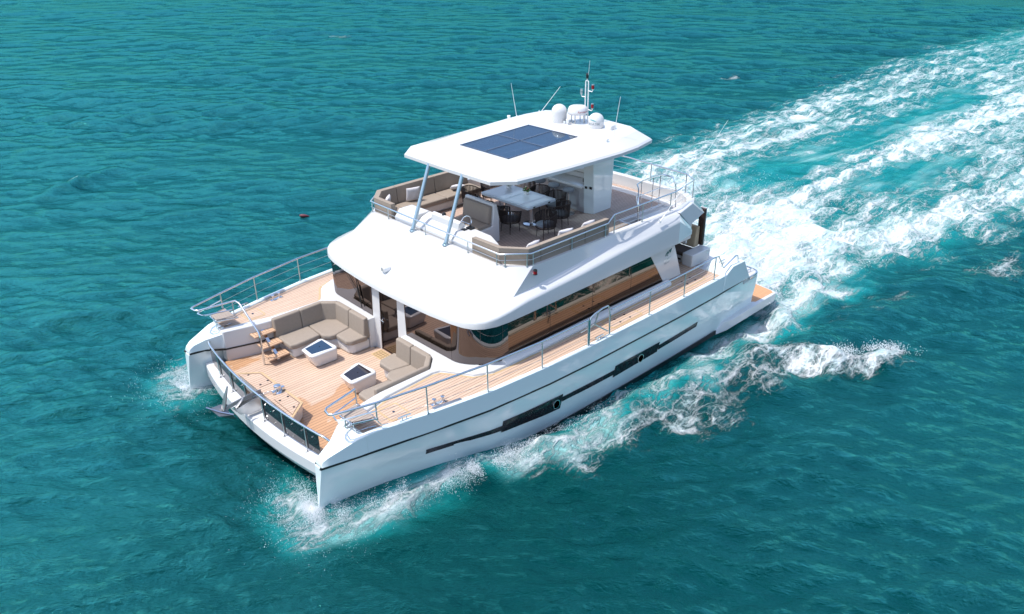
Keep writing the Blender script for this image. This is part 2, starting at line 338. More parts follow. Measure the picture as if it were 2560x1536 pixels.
# bridge deck, curved crossbeam with its lower lip
bd = MB().box(0.75, 15.38, -2.75, 2.75, 0.20, 0.66); make('bridge_deck', bd, gel, Y)
fx = lambda y: 0.15+0.035*abs(y)**2
ys = [-3.16+6.32*i/24 for i in range(25)]
make('crossbeam', MB().loft([[(fx(y), y, .70), (fx(y)-.01, y, .40), (fx(y)+.06, y, .34), (0.9, y, .34), (0.9, y, .72), (fx(y)+.06, y, .725)] for y in ys]), gel, Y, bevel=0.02)
ys2 = [-2.75+5.5*i/20 for i in range(21)]
make('beam_lip', MB().loft([[(fx(y)+.06, y, .335), (fx(y)+.12, y, .17), (0.9, y, .17), (0.9, y, .335)] for y in ys2]), gel, Y, bevel=0.02)
fl = [(0.62, 2.86), (0.98, 2.82), (1.8, 2.59), (2.3, 2.51), (4.2, 2.51), (4.2, 0.6), (4.75, 0.6)]
make('foredeck_floor', MB().prism([(x, y) for x, y in fl]+[(x, -y) for x, y in reversed(fl)], 0.66, 0.742), teakF, Y)
# doormat inlay in front of the door
mm = MB().box(3.93, 4.28, -0.32, 0.42, 0.738, 0.746); mo = make('door_grating', mm, teakmargin, Y)
gr_ = MB()
for i in range(7): gr_.box(3.97, 4.24, -0.28+.105*i, -0.268+.105*i, 0.744, 0.7485)
for i in range(4): gr_.box(3.97+.085*i, 3.98+.085*i, -0.28, 0.36, 0.744, 0.7488)
make('grating_line', gr_, inlay, mo)

# hatch island carrying the windlass
isl = [(0.62, 1.38), (1.10, 0.98), (1.14, -0.98), (0.63, -1.40)]
make('bow_locker', MB().prism([(0.66, 1.30), (1.06, .95), (1.09, -.95), (0.66, -1.32)], 0.74, 1.12, top=[(0.64, 1.35), (1.09, .965), (1.12, -.965), (0.65, -1.37)]), gel, Y, bevel=0.03)
lid = make('locker_lid', MB().prism(isl, 1.12, 1.148), teakS, Y, bevel=0.008)
def strip(mb, a, b, w_, z0, z1):
    d = Vector((b[0]-a[0], b[1]-a[1])).normalized(); n = Vector((-d.y, d.x))*w_/2
    mb.prism([(a[0]-n.x, a[1]-n.y), (b[0]-n.x, b[1]-n.y), (b[0]+n.x, b[1]+n.y), (a[0]+n.x, a[1]+n.y)], z0, z1)
for lp in ([(0.68, 1.24), (1.03, .93), (1.03, .34), (0.70, .34)], [(1.05, -.38), (1.06, -.94), (0.70, -1.26), (0.70, -.38)]):
    li = MB()
    for a, b in zip(lp, lp[1:]): strip(li, a, b, .016, 1.146, 1.152)
    make('lid_joint', li, inlay, lid)
lm = MB()
for a, b in zip(isl, isl[1:]): strip(lm, (a[0]-.03, a[1]*.985), (b[0]-.03, b[1]*.985), .05, 1.144, 1.1505)
make('lid_margin', lm, teakmargin, lid)
for x, y in ((.78, 1.08), (1.0, .5), (.78, .45), (1.0, -.5), (.78, -.52), (.88, -1.0)):
    make('lid_latch', MB().lathe((x, y, 1.148), [(.001, 0), (.03, 0), (.028, .006), (.001, .008)], 14), black, lid)

# smoked windscreen panels and the bow rail along the crossbeam
def rx(y): return 0.36+0.028*y*y
for y0, y1 in ((0.42, 2.93), (-0.36, -2.62)):
    yy = [y0+(y1-y0)*i/12 for i in range(13)]; wsx = MB()
    wsx.loft([[(rx(y)+.02, y, .80), (rx(y)+.02, y, 1.33), (rx(y)+.034, y, 1.33), (rx(y)+.034, y, .80)] for y in yy])
    wo = make('windscreen_panel', wsx, plexi, Y)
    for i in range(1, 12, 2):
        for z in (.90, 1.22): make('panel_bolt', MB().lathe((rx(yy[i])+.008, yy[i], z), [(.001, -.012), (.014, -.01), (.014, .012)], 8, 'x'), steel, wo)
br = MB().tube([(0.70, 3.03, 1.36), (0.62, 2.95, 1.405)]+[(rx(y), y, 1.405) for y in [2.7-.45*i for i in range(13)]]+[(0.60, -2.86, 1.405), (0.68, -3.0, 1.30)], 0.027, 10)
bro = make('bow_rail', br, steel, Y)
for y in (0.44, 1.31, 2.18, -0.44, -1.31, -2.18):
    make('stanchion', MB().tube([(rx(y), y, .72), (rx(y), y, 1.40)], .015, 8).lathe((rx(y)-.03, y, .73), [(.001, 0), (.035, 0), (.03, .03), (.001, .05)], 10), satin, bro)

# boarding steps at the starboard side with their stair rail
stp = MB()
for (x0, x1, y0, y1, z) in ((1.62, 2.24, 2.31, 2.62, 1.40), (1.66, 2.23, 1.99, 2.33, 1.18), (1.68, 2.24, 1.69, 2.03, .955)):
    o = make('step', MB().box(x0, x1, y0, y1, z-.045, z), teaksolid, Y, bevel=.012)
    g = MB()
    for i in range(6): g.box(x0+.06+.08*i, x0+.068+.08*i, y0+.06, y1-.06, z-.002, z+.003)
    g.box(x0+.05, x1-.05, y0+.05, y0+.058, z-.002, z+.0035); g.box(x0+.05, x1-.05, y1-.058, y1-.05, z-.002, z+.0035); make('tread_line', g, inlay, o)
make('step_stringer', MB().loft([[(x, y, z+a*.06) for a, x in ((1, 1.91), (1, 1.99), (-1, 1.99), (-1, 1.91))] for y, z in ((2.55, 1.36), (1.80, .84))]), steel, Y)

# bow seats over the cap, port and starboard
for s in (-1, 1):
    seat = [(0.98, 3.02), (1.00, 3.42), (1.44, 3.60), (1.47, 2.86)]
    bs = make('bow_seat', MB().prism([mir(p, s) for p in seat], 1.86, 1.885), teakX, Y, bevel=.01)
    fr_ = MB().tube([mir(p+(1.845,), s) for p in [(0.96, 3.0), (0.98, 3.44), (1.46, 3.63), (1.49, 2.84)]], .02, 8, closed=True)
    fr_.tube([mir(p, s) for p in [(1.02, 3.10, 1.84), (.98, 3.14, 1.60), (1.42, 3.22, 1.56)]], .015, 8); fr_.tube([mir(p, s) for p in [(1.44, 3.58, 1.84), (1.60, 3.60, 1.6), (1.75, 3.62, 1.57)]], .015, 8)
    fr_.tube([mir(p, s) for p in [(1.02, 3.40, 1.84), (1.06, 3.42, 1.62), (1.50, 3.5, 1.57)]], .015, 8)
    make('seat_frame', fr_, steel, bs)
    # pulpit and side rail
    gr = MB()
    outer = [(1.45, 3.69, 2.28), (0.58, 3.43, 2.27), (0.52, 3.36, 2.27), (0.54, 3.2, 2.27), (0.62, 3.12, 2.27)]
    side = [(8.10, 4.42, 2.36), (7.98, 4.42, 2.44)] 
    if s < 0: inner = [(1.44, 2.92, 2.27)]
    else: inner = [(1.35, 3.03, 2.27), (1.55, 3.0, 2.27), (1.60, 2.86, 2.22), (1.58, 1.9, 1.72), (1.57, 1.84, 1.6), (1.59, 1.93, .75)]
    pts = [(7.28, 4.40, 2.34), (5.7, 4.36, 2.335), (4.09, 4.22, 2.33), (2.57, 3.96, 2.31)]+outer+inner
    gr.tube([mir(p, s) for p in pts], .026, 10)
    gr.tube([mir(p, s) for p in [(1.45, 3.69, 2.08), (0.72, 3.45, 2.07), (0.66, 3.38, 2.07), (0.70, 3.2, 2.07), (0.78, 3.14, 2.07), (1.42, 2.95, 2.07)]], .018, 8)
    rail = make('guard_rail', gr, steel, Y)
    wr = MB()
    for dz in (.24, .48): wr.tube([mir((x, y, z-dz), s) for x, y, z in [(7.28, 4.40, 2.34), (5.7, 4.36, 2.33), (4.09, 4.22, 2.33), (2.57, 3.96, 2.31), (1.47, 3.68, 2.28)]], .0045, 5)
    make('lifeline', wr, satin, rail)
    def post(x, y, z0, z1, nm='stanchion', par=None, r=.017):
        make(nm, MB().tube([(x, y, z0), (x, y, z1)], r, 8).lathe((x, y, z0), [(.001, 0), (.032, 0), (.026, .03), (.001, .04)], 10), satin, par)
    for x, y in ((2.57, 3.96), (4.09, 4.22), (5.7, 4.36), (7.28, 4.40)): post(x, s*y, 1.60, 2.32, par=rail)
    post(1.45, s*3.68, 1.86, 2.28, par=rail); post(1.44, s*2.93, 1.86, 2.26, par=rail)
    # boarding gate hoop with its folded ladder, then the aft rail
    gate = MB().tube([mir(p, s) for p in [(7.32, 4.40, 1.61), (7.32, 4.40, 2.25), (7.36, 4.40, 2.40), (7.95, 4.40, 2.50), (8.08, 4.40, 2.40), (8.10, 4.40, 1.61)]], .024, 10, smooth=1)
    make('boarding_gate', gate, steel, Y)
    gl = MB().tube([mir(p, s) for p in [(7.72, 4.36, 2.44), (7.66, 4.28, 2.02), (7.40, 4.05, 1.80)]], .017, 8).tube([mir(p, s) for p in [(7.66, 4.28, 2.02), (8.06, 4.38, 1.72)]], .02, 8).tube([mir(p, s) for p in [(7.72, 4.30, 2.22), (7.8, 4.2, 2.15), (7.86, 4.18, 2.2)]], .012, 8)
    make('folded_ladder', gl, satin, Y)
    ar = MB().tube([mir(p, s) for p in [(8.12, 4.41, 2.33), (9.7, 4.43, 2.33), (11.27, 4.42, 2.335), (12.75, 4.38, 2.34), (12.93, 4.38, 2.32), (13.24, 4.36, 1.88), (13.30, 4.36, 1.83), (13.90, 4.36, 2.04), (14.0, 4.36, 2.02), (14.05, 4.36, 1.80)]], .022, 10)
    arr = make('guard_rail', ar, steel, Y)
    for x, y in ((9.7, 4.43), (11.27, 4.42), (12.80, 4.38)): post(x, s*y, 1.60, 2.33, par=arr)
    wr = MB()
    for dz in (.24, .48): wr.tube([mir((x, y, 2.33-dz), s) for x, y in [(8.12, 4.41), (9.7, 4.43), (11.27, 4.42), (12.8, 4.38)]], .0045, 5)
    make('lifeline', wr, satin, arr)
    # mooring cleats and fairlead
    for cx, cy, cz, rot in ((2.06, gun(2.06)-.08, 1.62, .13), (7.72, gun(7.7)-.08, 1.62, 0), (13.6, 4.1, 1.81, 0), (15.1, 4.2, 1.08, .1)):
        cl = MB().tube([(-.16, 0, .075), (-.10, 0, .085), (.10, 0, .085), (.16, 0, .075)], .018, 8).tube([(-.05, 0, 0), (-.05, 0, .08)], .015, 8).tube([(.05, 0, 0), (.05, 0, .08)], .015, 8)
        cl.xf(Matrix.Translation((cx, s*cy, cz)) @ Matrix.Rotation(s*rot, 4, 'Z')); make('cleat', cl, steel, Y)
    bp_ = MB()
    for x, y in ((2.93, 3.72), (3.14, 3.76)): bp_.lathe((x, s*y, 1.56), [(.001, 0), (.055, 0), (.055, .008), (.022, .02), (.022, .12), (.05, .13), (.05, .145), (.001, .15)], 16)
    bp_.prism([mir(p, s) for p in [(2.85, 3.66), (3.22, 3.72), (3.22, 3.8), (2.85, 3.76)]], 1.56, 1.567); make('mooring_bollard', bp_, steel, Y)
    make('fairlead_plate', MB().prism([mir(p, s) for p in [(2.75, gun(2.75)-.16), (3.45, gun(3.45)-.16), (3.45, gun(3.45)-.07), (2.75, gun(2.75)-.07)]], 1.61, 1.626), satin, Y)

# superstructure roof and flybridge parapet, lofted round the half outline
st_ = [ # B(bottom), U(upper edge), C(crease), T(outer top)
 ((4.20, 0, 2.62), (4.22, 0, 2.78), (5.00, 0, 3.24), (5.80, 0, 3.70)),
 ((4.23, -1.0, 2.62), (4.25, -1.0, 2.78), (5.01, -1.0, 3.235), (5.80, -1.0, 3.70)),
 ((4.28, -1.9, 2.63), (4.31, -1.88, 2.785), (5.04, -1.85, 3.225), (5.80, -1.8, 3.70)),
 ((4.36, -2.62, 2.64), (4.38, -2.62, 2.79), (5.10, -2.5, 3.21), (5.80, -2.45, 3.70)),
 ((4.44, -2.98, 2.645), (4.47, -3.0, 2.81), (5.17, -2.78, 3.18), (5.83, -2.66, 3.70)),
 ((4.55, -3.22, 2.65), (4.58, -3.25, 2.83), (5.28, -2.98, 3.16), (5.95, -2.78, 3.70)),
 ((4.73, -3.40, 2.655), (4.76, -3.43, 2.85), (5.42, -3.13, 3.14), (6.15, -2.98, 3.695)),
 ((5.02, -3.52, 2.66), (5.05, -3.54, 2.89), (5.60, -3.25, 3.12), (6.32, -3.14, 3.69)),
 ((5.40, -3.57, 2.665), (5.42, -3.575, 2.94), (5.76, -3.32, 3.115), (6.46, -3.27, 3.69)),
 ((6.0, -3.575, 2.67), (6.0, -3.575, 3.02), (6.1, -3.32, 3.145), (6.55, -3.27, 3.69)),
 ((7.0, -3.58, 2.68), (7.0, -3.58, 3.08), (7.0, -3.32, 3.21), (7.0, -3.27, 3.68)),
 ((8.0, -3.58, 2.69), (8.0, -3.58, 3.13), (8.0, -3.32, 3.29), (8.0, -3.26, 3.68)),
 ((9.5, -3.58, 2.71), (9.5, -3.58, 3.26), (9.5, -3.33, 3.42), (9.5, -3.26, 3.67)),
 ((11.0, -3.585, 2.74), (11.0, -3.585, 3.36), (11.0, -3.38, 3.54), (11.0, -3.29, 3.66)),
 ((12.0, -3.59, 2.78), (12.0, -3.59, 3.43), (12.1, -3.49, 3.60), (12.1, -3.32, 3.66)),
]
full = [tuple((p[0], p[1], p[2]) for p in r) for r in reversed(st_)]+[tuple((p[0], -p[1], p[2]) for p in r) for r in st_[1:]]
def insetT(i, d):
    n = len(full); a = Vector(full[max(i-1, 0)][3][:2]); b = Vector(full[min(i+1, n-1)][3][:2]); t = (b-a).normalized()
    c = Vector((6.4 if full[i][3][0] < 6.6 else full[i][3][0], 0)); p = Vector(full[i][3][:2])
    nn = Vector((-t.y, t.x)); 
    if nn.dot(Vector((9, 0))-p) < 0: nn = -nn
    return p+nn*d
rings = []
for i, r in enumerate(full):
    q = insetT(i, .17); z = r[3][2]
    U = Vector(r[1]); dB = (Vector(r[0])-U).normalized()*.05; dC = (Vector(r[2])-U).normalized()*.07
    rings.append([r[0], U+dB, U+dB*.3+dC*.3, U+dC, r[2], r[3], (q.x, q.y, z), (q.x+.01, q.y, 3.18)])
roof = MB().loft(rings, closed=False)
n = len(full)
roof.add([r[0] for r in full], [tuple(range(n))])
make('superstructure_roof', roof, gel, Y, sharp=40)
make('wedge_sill', MB().box(12.0, 12.01, -3.2, 3.2, 2.8, 3.1), gel, Y)
# aft overhang with its chamfered corners, tongue ends and parapet
ov = MB()
top = [(12.08, -3.49, 3.64), (12.98, -3.30, 3.68), (13.62, -2.92, 3.58), (13.98, -2.4, 3.56), (14.08, 0, 3.56)]
bot = [(12.63, -3.50, 3.13), (13.62, -3.30, 3.22), (13.95, -2.95, 3.12), (14.18, -2.4, 3.10), (14.24, 0, 3.10)]
topf = top+[(p[0], -p[1], p[2]) for p in reversed(top[:-1])]; botf = bot+[(p[0], -p[1], p[2]) for p in reversed(bot[:-1])]
inn = [(12.08, -3.12), (12.9, -3.1), (13.45, -2.75), (13.80, -2.3), (13.90, 0)]; innf = inn+[(p[0], -p[1]) for p in reversed(inn[:-1])]
ov.loft([[botf[i], topf[i], (innf[i][0], innf[i][1], topf[i][2]), (innf[i][0], innf[i][1], 3.18)] for i in range(9)], closed=False)
ov.add(botf, [tuple(range(9))])
make('aft_overhang', ov, gel, Y, bevel=.025, sharp=25)
for s in (-1, 1):
    tg = MB(); 
    tg.add([mir(p, s) for p in [(12.0, -3.59, 2.78), (12.62, -3.60, 2.88), (12.62, -3.60, 3.0), (12.0, -3.59, 3.43), (12.0, -3.0, 2.78), (12.62, -3.0, 2.88), (12.64, -3.50, 3.12), (12.09, -3.49, 3.60)]],
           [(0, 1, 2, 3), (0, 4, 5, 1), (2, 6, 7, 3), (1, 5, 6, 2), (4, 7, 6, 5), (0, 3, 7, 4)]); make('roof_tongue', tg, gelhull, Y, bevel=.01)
make('soffit', MB().prism([(12.0, -3.5), (12.6, -3.45), (13.9, -2.7), (14.1, 0), (13.9, 2.7), (12.6, 3.45), (12.0, 3.5)], 2.9, 3.14), gel, Y)
# flybridge sole, with the stair well cut out of the port quarter
fs_ = [(5.9, -2.75), (6.3, -3.1), (11.3, -3.14), (11.3, -1.97), (13.3, -1.97), (13.3, -3.05), (13.6, -2.8), (13.92, 0), (13.6, 2.8), (12.9, 3.14), (6.5, 3.12), (5.95, 2.75)]
make('flybridge_floor', MB().prism(fs_, 3.10, 3.20), teakU, Y)
wl = MB()
wl.box(11.28, 13.34, -2.02, -1.94, 2.2, 3.225); wl.box(11.26, 11.34, -2.98, -2.02, 2.2, 3.225); wl.box(13.26, 13.34, -2.98, -2.02, 2.2, 3.225); wl.box(11.26, 13.34, -3.1, -2.72, 2.4, 3.26)
make('stair_well', wl, gel, Y, bevel=.02)
for i in range(6): make('stair_tread', MB().box(11.4+.3*i, 11.68+.3*i, -2.7, -2.03, 3.0-.2*i-.04, 3.0-.2*i), teaksolid, Y)

# cabin glass: front panes, curved corners, long side panes
def wall_strip(path, z0, z1, th=.02, ztop=None):
    mb = MB(); P = [Vector(p) for p in path]; rings = []
    for i, p in enumerate(P):
        d = (P[min(i+1, len(P)-1)]-P[max(i-1, 0)]).normalized(); nn = Vector((-d.y, d.x))*th
        zt = z1 if not callable(z1) else z1(p)
        rings.append([(p.x, p.y, z0), (p.x+.0, p.y, zt), (p.x+nn.x, p.y+nn.y, zt), (p.x+nn.x, p.y+nn.y, z0)])
    return mb.loft(rings)
arc = [(4.39, 2.58)]
for i in range(1, 13):
    a = R(90*i/12); arc.append((4.39+1.05*(1-math.cos(a))**0.9*1.0, 2.58+0.86*math.sin(a)))
for s in (-1, 1):
    front = [(4.36, .78), (4.37, 1.6), (4.388, 2.575)]
    f1 = wall_strip([mir(p, s) for p in front], 1.645, 2.64, -.02 if s < 0 else .02); fo = make('front_window', f1, glassm, Y, sharp=60)
    fr = MB()
    for a, b in zip(front, front[1:]):
        fr.tube([mir(a+(1.635,), s), mir(b+(1.635,), s)], .018, 6)
    fr.tube([(4.352, s*.77, 1.63), (4.352, s*.77, 2.66)], .02, 6); fr.tube([(4.39, s*2.578, 1.63), (4.39, s*2.578, 2.65)], .006, 5)
    make('frame', fr, brownm, fo)
    f2 = wall_strip([mir(p, s) for p in arc], 1.63, 2.64, -.02 if s < 0 else .02); make('corner_window', f2, glassm, Y, sharp=80)
    sw = MB()   # side pane: long sheet ending in a raked edge
    sw.add([mir(p, s) for p in [(5.44, 3.44, 1.66), (11.62, 3.44, 1.67), (10.86, 3.44, 2.72), (5.44, 3.44, 2.66), (5.44, 3.41, 1.66), (11.62, 3.41, 1.67), (10.86, 3.41, 2.72), (5.44, 3.41, 2.66)]],
           [(0, 1, 2, 3), (4, 7, 6, 5), (0, 4, 5, 1), (1, 5, 6, 2), (2, 6, 7, 3), (3, 7, 4, 0)])
    so_ = make('side_window', sw, glassside, Y)
    jt = MB()
    for x in (6.9, 8.5, 10.1): jt.box(x, x+.012, s*3.441-.002, s*3.441+.004, 1.67, 2.66)
    jt.tube([mir(p, s) for p in [(5.4, 3.45, 2.66), (8, 3.45, 2.68), (10.86, 3.45, 2.71)]], .012, 5); make('joint', jt, brownm, so_)
    # white raked panel aft of the glass, with emblem
    sp_ = MB(); 
    pp = [(11.63, 1.60), (12.46, 1.60), (11.98, 2.80), (10.86, 2.74)]
    sp_.loft([[(x, s*y, z) for x, z in pp] for y in (3.45, 3.30)]); spo = make('side_panel', sp_, gel, Y, bevel=.012)
    if s < 0:
        em_ = MB(); yv = -3.457
        # emblem: a wing in four facets
        for tri in ([(11.55, 2.46), (11.72, 2.58), (11.80, 2.46)], [(11.76, 2.585), (11.98, 2.64), (11.90, 2.47), (11.83, 2.47)], [(11.56, 2.44), (11.66, 2.45), (11.63, 2.40), (11.56, 2.38)], [(11.66, 2.45), (11.71, 2.44), (11.735, 2.36), (11.71, 2.35)]):
            em_.add([(11.72+(x-11.72)*.72, yv, 2.50+(z-2.47)*.72) for x, z in tri], [tuple(range(len(tri)))])
        make('emblem', em_, emblem, spo, recalc=False)
        lt_ = MB()
        vs, fs = textmesh('FIRTF', .13, .35)
        lt_.add([(11.70+x*.85, yv, 2.27+y+x*.03) for x, y, z in vs], fs); make('chrome_letters', lt_, steel, spo, recalc=False)
        vs, fs = textmesh('YACHT', .07, .35); lt2 = MB(); lt2.add([(11.68+x*1.1, yv, 2.19+y+x*.03) for x, y, z in vs], fs); make('small_letters', lt2, greyt, spo, recalc=False)
# door with white pillars
for s in (-1, 1): make('door_pillar', MB().prism([(4.30, s*.40+.02), (4.30, s*.77), (4.60, s*.77), (4.60, s*.40+.02)], .70, 2.66, top=[(4.38, s*.40+.02), (4.38, s*.77), (4.62, s*.77), (4.62, s*.40+.02)]), gel, Y, bevel=.015)
dr = make('door', MB().prism([(4.335, -.37), (4.335, .41), (4.36, .41), (4.36, -.37)], .76, 2.66, top=[(4.41, -.37), (4.41, .41), (4.435, .41), (4.435, -.37)]), glassm, Y)
dh = MB().tube([(4.36, .33, 1.66), (4.31, .33, 1.66), (4.30, .20, 1.66)], .014, 8).box(4.345, 4.368, .31, .35, 1.54, 1.70)
make('handle', dh, steel, dr)
make('frame', MB().tube([(4.33, .425, .76), (4.405, .425, 2.64)], .02, 6).tube([(4.33, -.385, .76), (4.405, -.385, 2.64)], .02, 6).box(4.32, 4.36, -.38, .42, .742, .77), brownm, dr)
# wiper hanging on the starboard pane and the blind cords
wp = MB().tube([(4.33, 1.42, 2.55), (4.31, 1.28, 1.95)], .012, 6).tube([(4.33, 2.0, 2.62), (4.31, 1.28, 1.98)], .007, 6).tube([(4.30, 1.36, 2.35), (4.30, 1.22, 1.72)], .013, 6).tube([(4.33, 1.85, 2.62), (4.31, 1.22, 1.98)], .007, 6); make('window_wiper', wp, black, Y)
# cabin interior seen dimly through the panes
make('cabin_sole', MB().box(4.7, 11.7, -3.3, 3.3, .95, 1.0), mat('cabin_floor', (.18, .12, .08), .5), Y)
ci = MB().box(4.9, 5.5, 1.0, 1.9, 1.0, 1.85).box(5.0, 5.8, -2.6, -1.0, 1.0, 1.6); make('cabin_furniture', ci, mat('cabin_leather', (.55, .46, .34), .6), Y, bevel=.05)
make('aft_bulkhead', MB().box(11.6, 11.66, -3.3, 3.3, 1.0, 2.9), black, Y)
make('cabin_headliner', MB().prism([(4.5, -2.4), (5.1, -3.2), (12.0, -3.3), (12.0, 3.3), (5.1, 3.2), (4.5, 2.4)], 2.66, 2.69), plastic, Y)

# aft cockpit
make('aft_deck', MB().box(11.7, 14.45, -2.92, 2.92, 1.30, 1.558), teakS, Y)
make('aft_steps', MB().box(13.35, 14.9, -3.72, 3.72, .5, 1.29).box(14.45, 15.1, -3.4, 3.4, .4, .95), gel, Y, bevel=.02)
make('aft_box', MB().box(13.16, 14.10, -3.34, -2.96, 1.55, 1.95), gel, Y, bevel=.03)
make('aft_bench_base', MB().box(13.28, 14.10, -2.955, 2.96, 1.55, 1.76), gel, Y, bevel=.02)
make('socket_plate', MB().box(13.265, 13.28, -2.84, -2.74, 1.63, 1.69), black, Y)
make('swim_platform', MB().prism([(15.38, -4.18), (15.5, -4.36), (16.60, -4.42), (16.72, -4.28), (16.86, -3.2), (16.86, 3.2), (16.72, 4.28), (16.6, 4.42), (15.5, 4.36), (15.38, 4.18)], -.26, -.106), gel, Y, bevel=.02)
make('platform_decking', MB().prism([(15.40, -4.10), (15.55, -4.30), (16.56, -4.34), (16.66, -4.22), (16.79, -3.2), (16.79, 3.2), (16.66, 4.22), (16.56, 4.34), (15.55, 4.30), (15.40, 4.10)], -.108, -.098), teakP, Y)
make('aft_strut', MB().prism([(14.08, -3.02), (14.17, -3.02), (14.17, -2.82), (14.08, -2.82)], 1.93, 3.12), brownm, Y)
make('strut_edge', MB().box(14.17, 14.20, -3.02, -2.82, 1.93, 3.14), gel, Y)

# hardtop: crowned slab with chamfered edge and a four-light skylight
ho = [(6.48, 1.77), (6.98, 2.21), (8.6, 2.38), (10.6, 2.45), (11.4, 2.40), (12.32, 2.18), (12.66, 1.55), (12.80, 0)]
hof = [(6.45, 0)]+ho+[(x, -y) for x, y in reversed(ho[:-1])]
def inset(poly, d):
    out = []; n = len(poly)
    for i in range(n):
        a, b, c = (Vector(poly[(i+k) % n]) for k in (-1, 0, 1)); t1 = (b-a).normalized(); t2 = (c-b).normalized()
        n1 = Vector((t1.y, -t1.x)); n2 = Vector((t2.y, -t2.x)); bi = (n1+n2); bi = bi/max(.3, bi.dot(n1))
        out.append(tuple(b+bi*d))
    return out
i1 = inset(hof, .05); i2 = inset(hof, .42)
def hz(x): return 5.56+.03*(x-6.5)
ring = lambda P, z: [(x, y, z if not callable(z) else z(x)) for x, y in P]
skq = [(7.83, -.98), (7.83, .98), (10.46, .98), (10.46, -.98)]
ht = MB(); rr_ = [ring(i1, 5.365), ring(hof, 5.378), ring(hof, 5.462), ring(i1, 5.51), ring(i2, hz)]
ht.loft(rr_, caps=False); nb = len(ht.v)
# deck of the crown with the skylight opening: four trapezoid fans
crown = ring(i2, hz); nC = len(crown); ht.add(crown+[(x, y, hz(x)) for x, y in skq], [])
base_i = len(ht.v)-nC-4
def nearest(p): return min(range(nC), key=lambda k: (crown[k][0]-p[0])**2+(crown[k][1]-p[1])**2)
ks = []
for q in ((6.5, 1.5), (12.4, 1.4), (12.4, -1.4), (6.5, -1.5)): ks.append(nearest((q[0], q[1])))
sq = [1, 2, 3, 0]; fans = []
for j in range(4):
    a, b = ks[j], ks[(j+1) % 4]; idx = [a]; k = a
    step = 1
    while k != b: k = (k+step) % nC; idx.append(k)
    if len(idx) > nC/1.5:
        idx = [a]; k = a
        while k != b: k = (k-1) % nC; idx.append(k)
    ht.f.append(tuple([base_i+i for i in idx]+[base_i+nC+sq[(j+1) % 4], base_i+nC+sq[j]])); fans.append((idx, sq[(j+1) % 4], sq[j]))
low_i = len(ht.v); ht.v += [(p[0], p[1], 5.365) for p in i1]+[(x_, y_, 5.365) for x_, y_ in skq]
for idx, qa, qb in fans: ht.f.append(tuple([low_i+i for i in idx]+[low_i+nC+qa, low_i+nC+qb]))
hard = make('hardtop', ht, gel, Y, sharp=12)
def sz(x): return hz(x)+.008
def slab(mb, x0, x1, y0, y1, d0, d1):
    mb.add([(x, y, sz(x)+d) for d in (d0, d1) for x, y in ((x0, y0), (x1, y0), (x1, y1), (x0, y1))], [(3, 2, 1, 0), (4, 5, 6, 7), (0, 1, 5, 4), (1, 2, 6, 5), (2, 3, 7, 6), (3, 0, 4, 7)])
sg = MB(); slab(sg, 7.85, 10.44, -.96, .96, -.02, 0.0); sky_o = make('skylight', sg, skyglass, Y)
sf = MB()
for a in ((7.82, 7.86, -.99, .99), (10.43, 10.47, -.99, .99), (7.82, 10.47, -.99, -.95), (7.82, 10.47, .95, .99), (9.14, 9.21, -.96, .96), (7.85, 10.44, -.035, .035)): slab(sf, *a, -.05, .006)
make('frame', sf, mat('skylight_frame', (.03, .045, .08), .25), sky_o)
make('skylight_shaft', MB().box(7.78, 7.832, -1.03, 1.03, 5.35, 5.585).box(10.458, 10.51, -1.03, 1.03, 5.35, 5.66).box(7.78, 10.51, -1.03, -.978, 5.35, 5.60).box(7.78, 10.51, .978, 1.03, 5.35, 5.60), gel, sky_o)
# cut the opening in the underside by leaving a recessed blind
for s in (-1, 1):
    py = s*.71
    make('hardtop_post', MB().tube([(5.82, py, 3.72), (6.50, s*.69, 5.42)], .052, 16).lathe((5.82, py, 3.70), [(.001, 0), (.095, 0), (.09, .02), (.06, .03), (.055, .07)], 20), anod, Y)
    c = [(11.08, .74), (11.20, 1.04), (11.98, 1.04), (12.06, .74)]; ct = [(11.02, .72), (11.16, .98), (12.14, .98), (12.2, .72)]
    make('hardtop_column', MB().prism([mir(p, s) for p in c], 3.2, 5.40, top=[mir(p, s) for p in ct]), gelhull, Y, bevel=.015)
sk_ = MB()
for y in (-.95, -.80): sk_.box(11.075+(.05 if y < -.9 else 0), 11.09+(.05 if y < -.9 else 0), y-.045, y+.045, 3.98, 4.05)
make('socket_plate', sk_, black, Y)

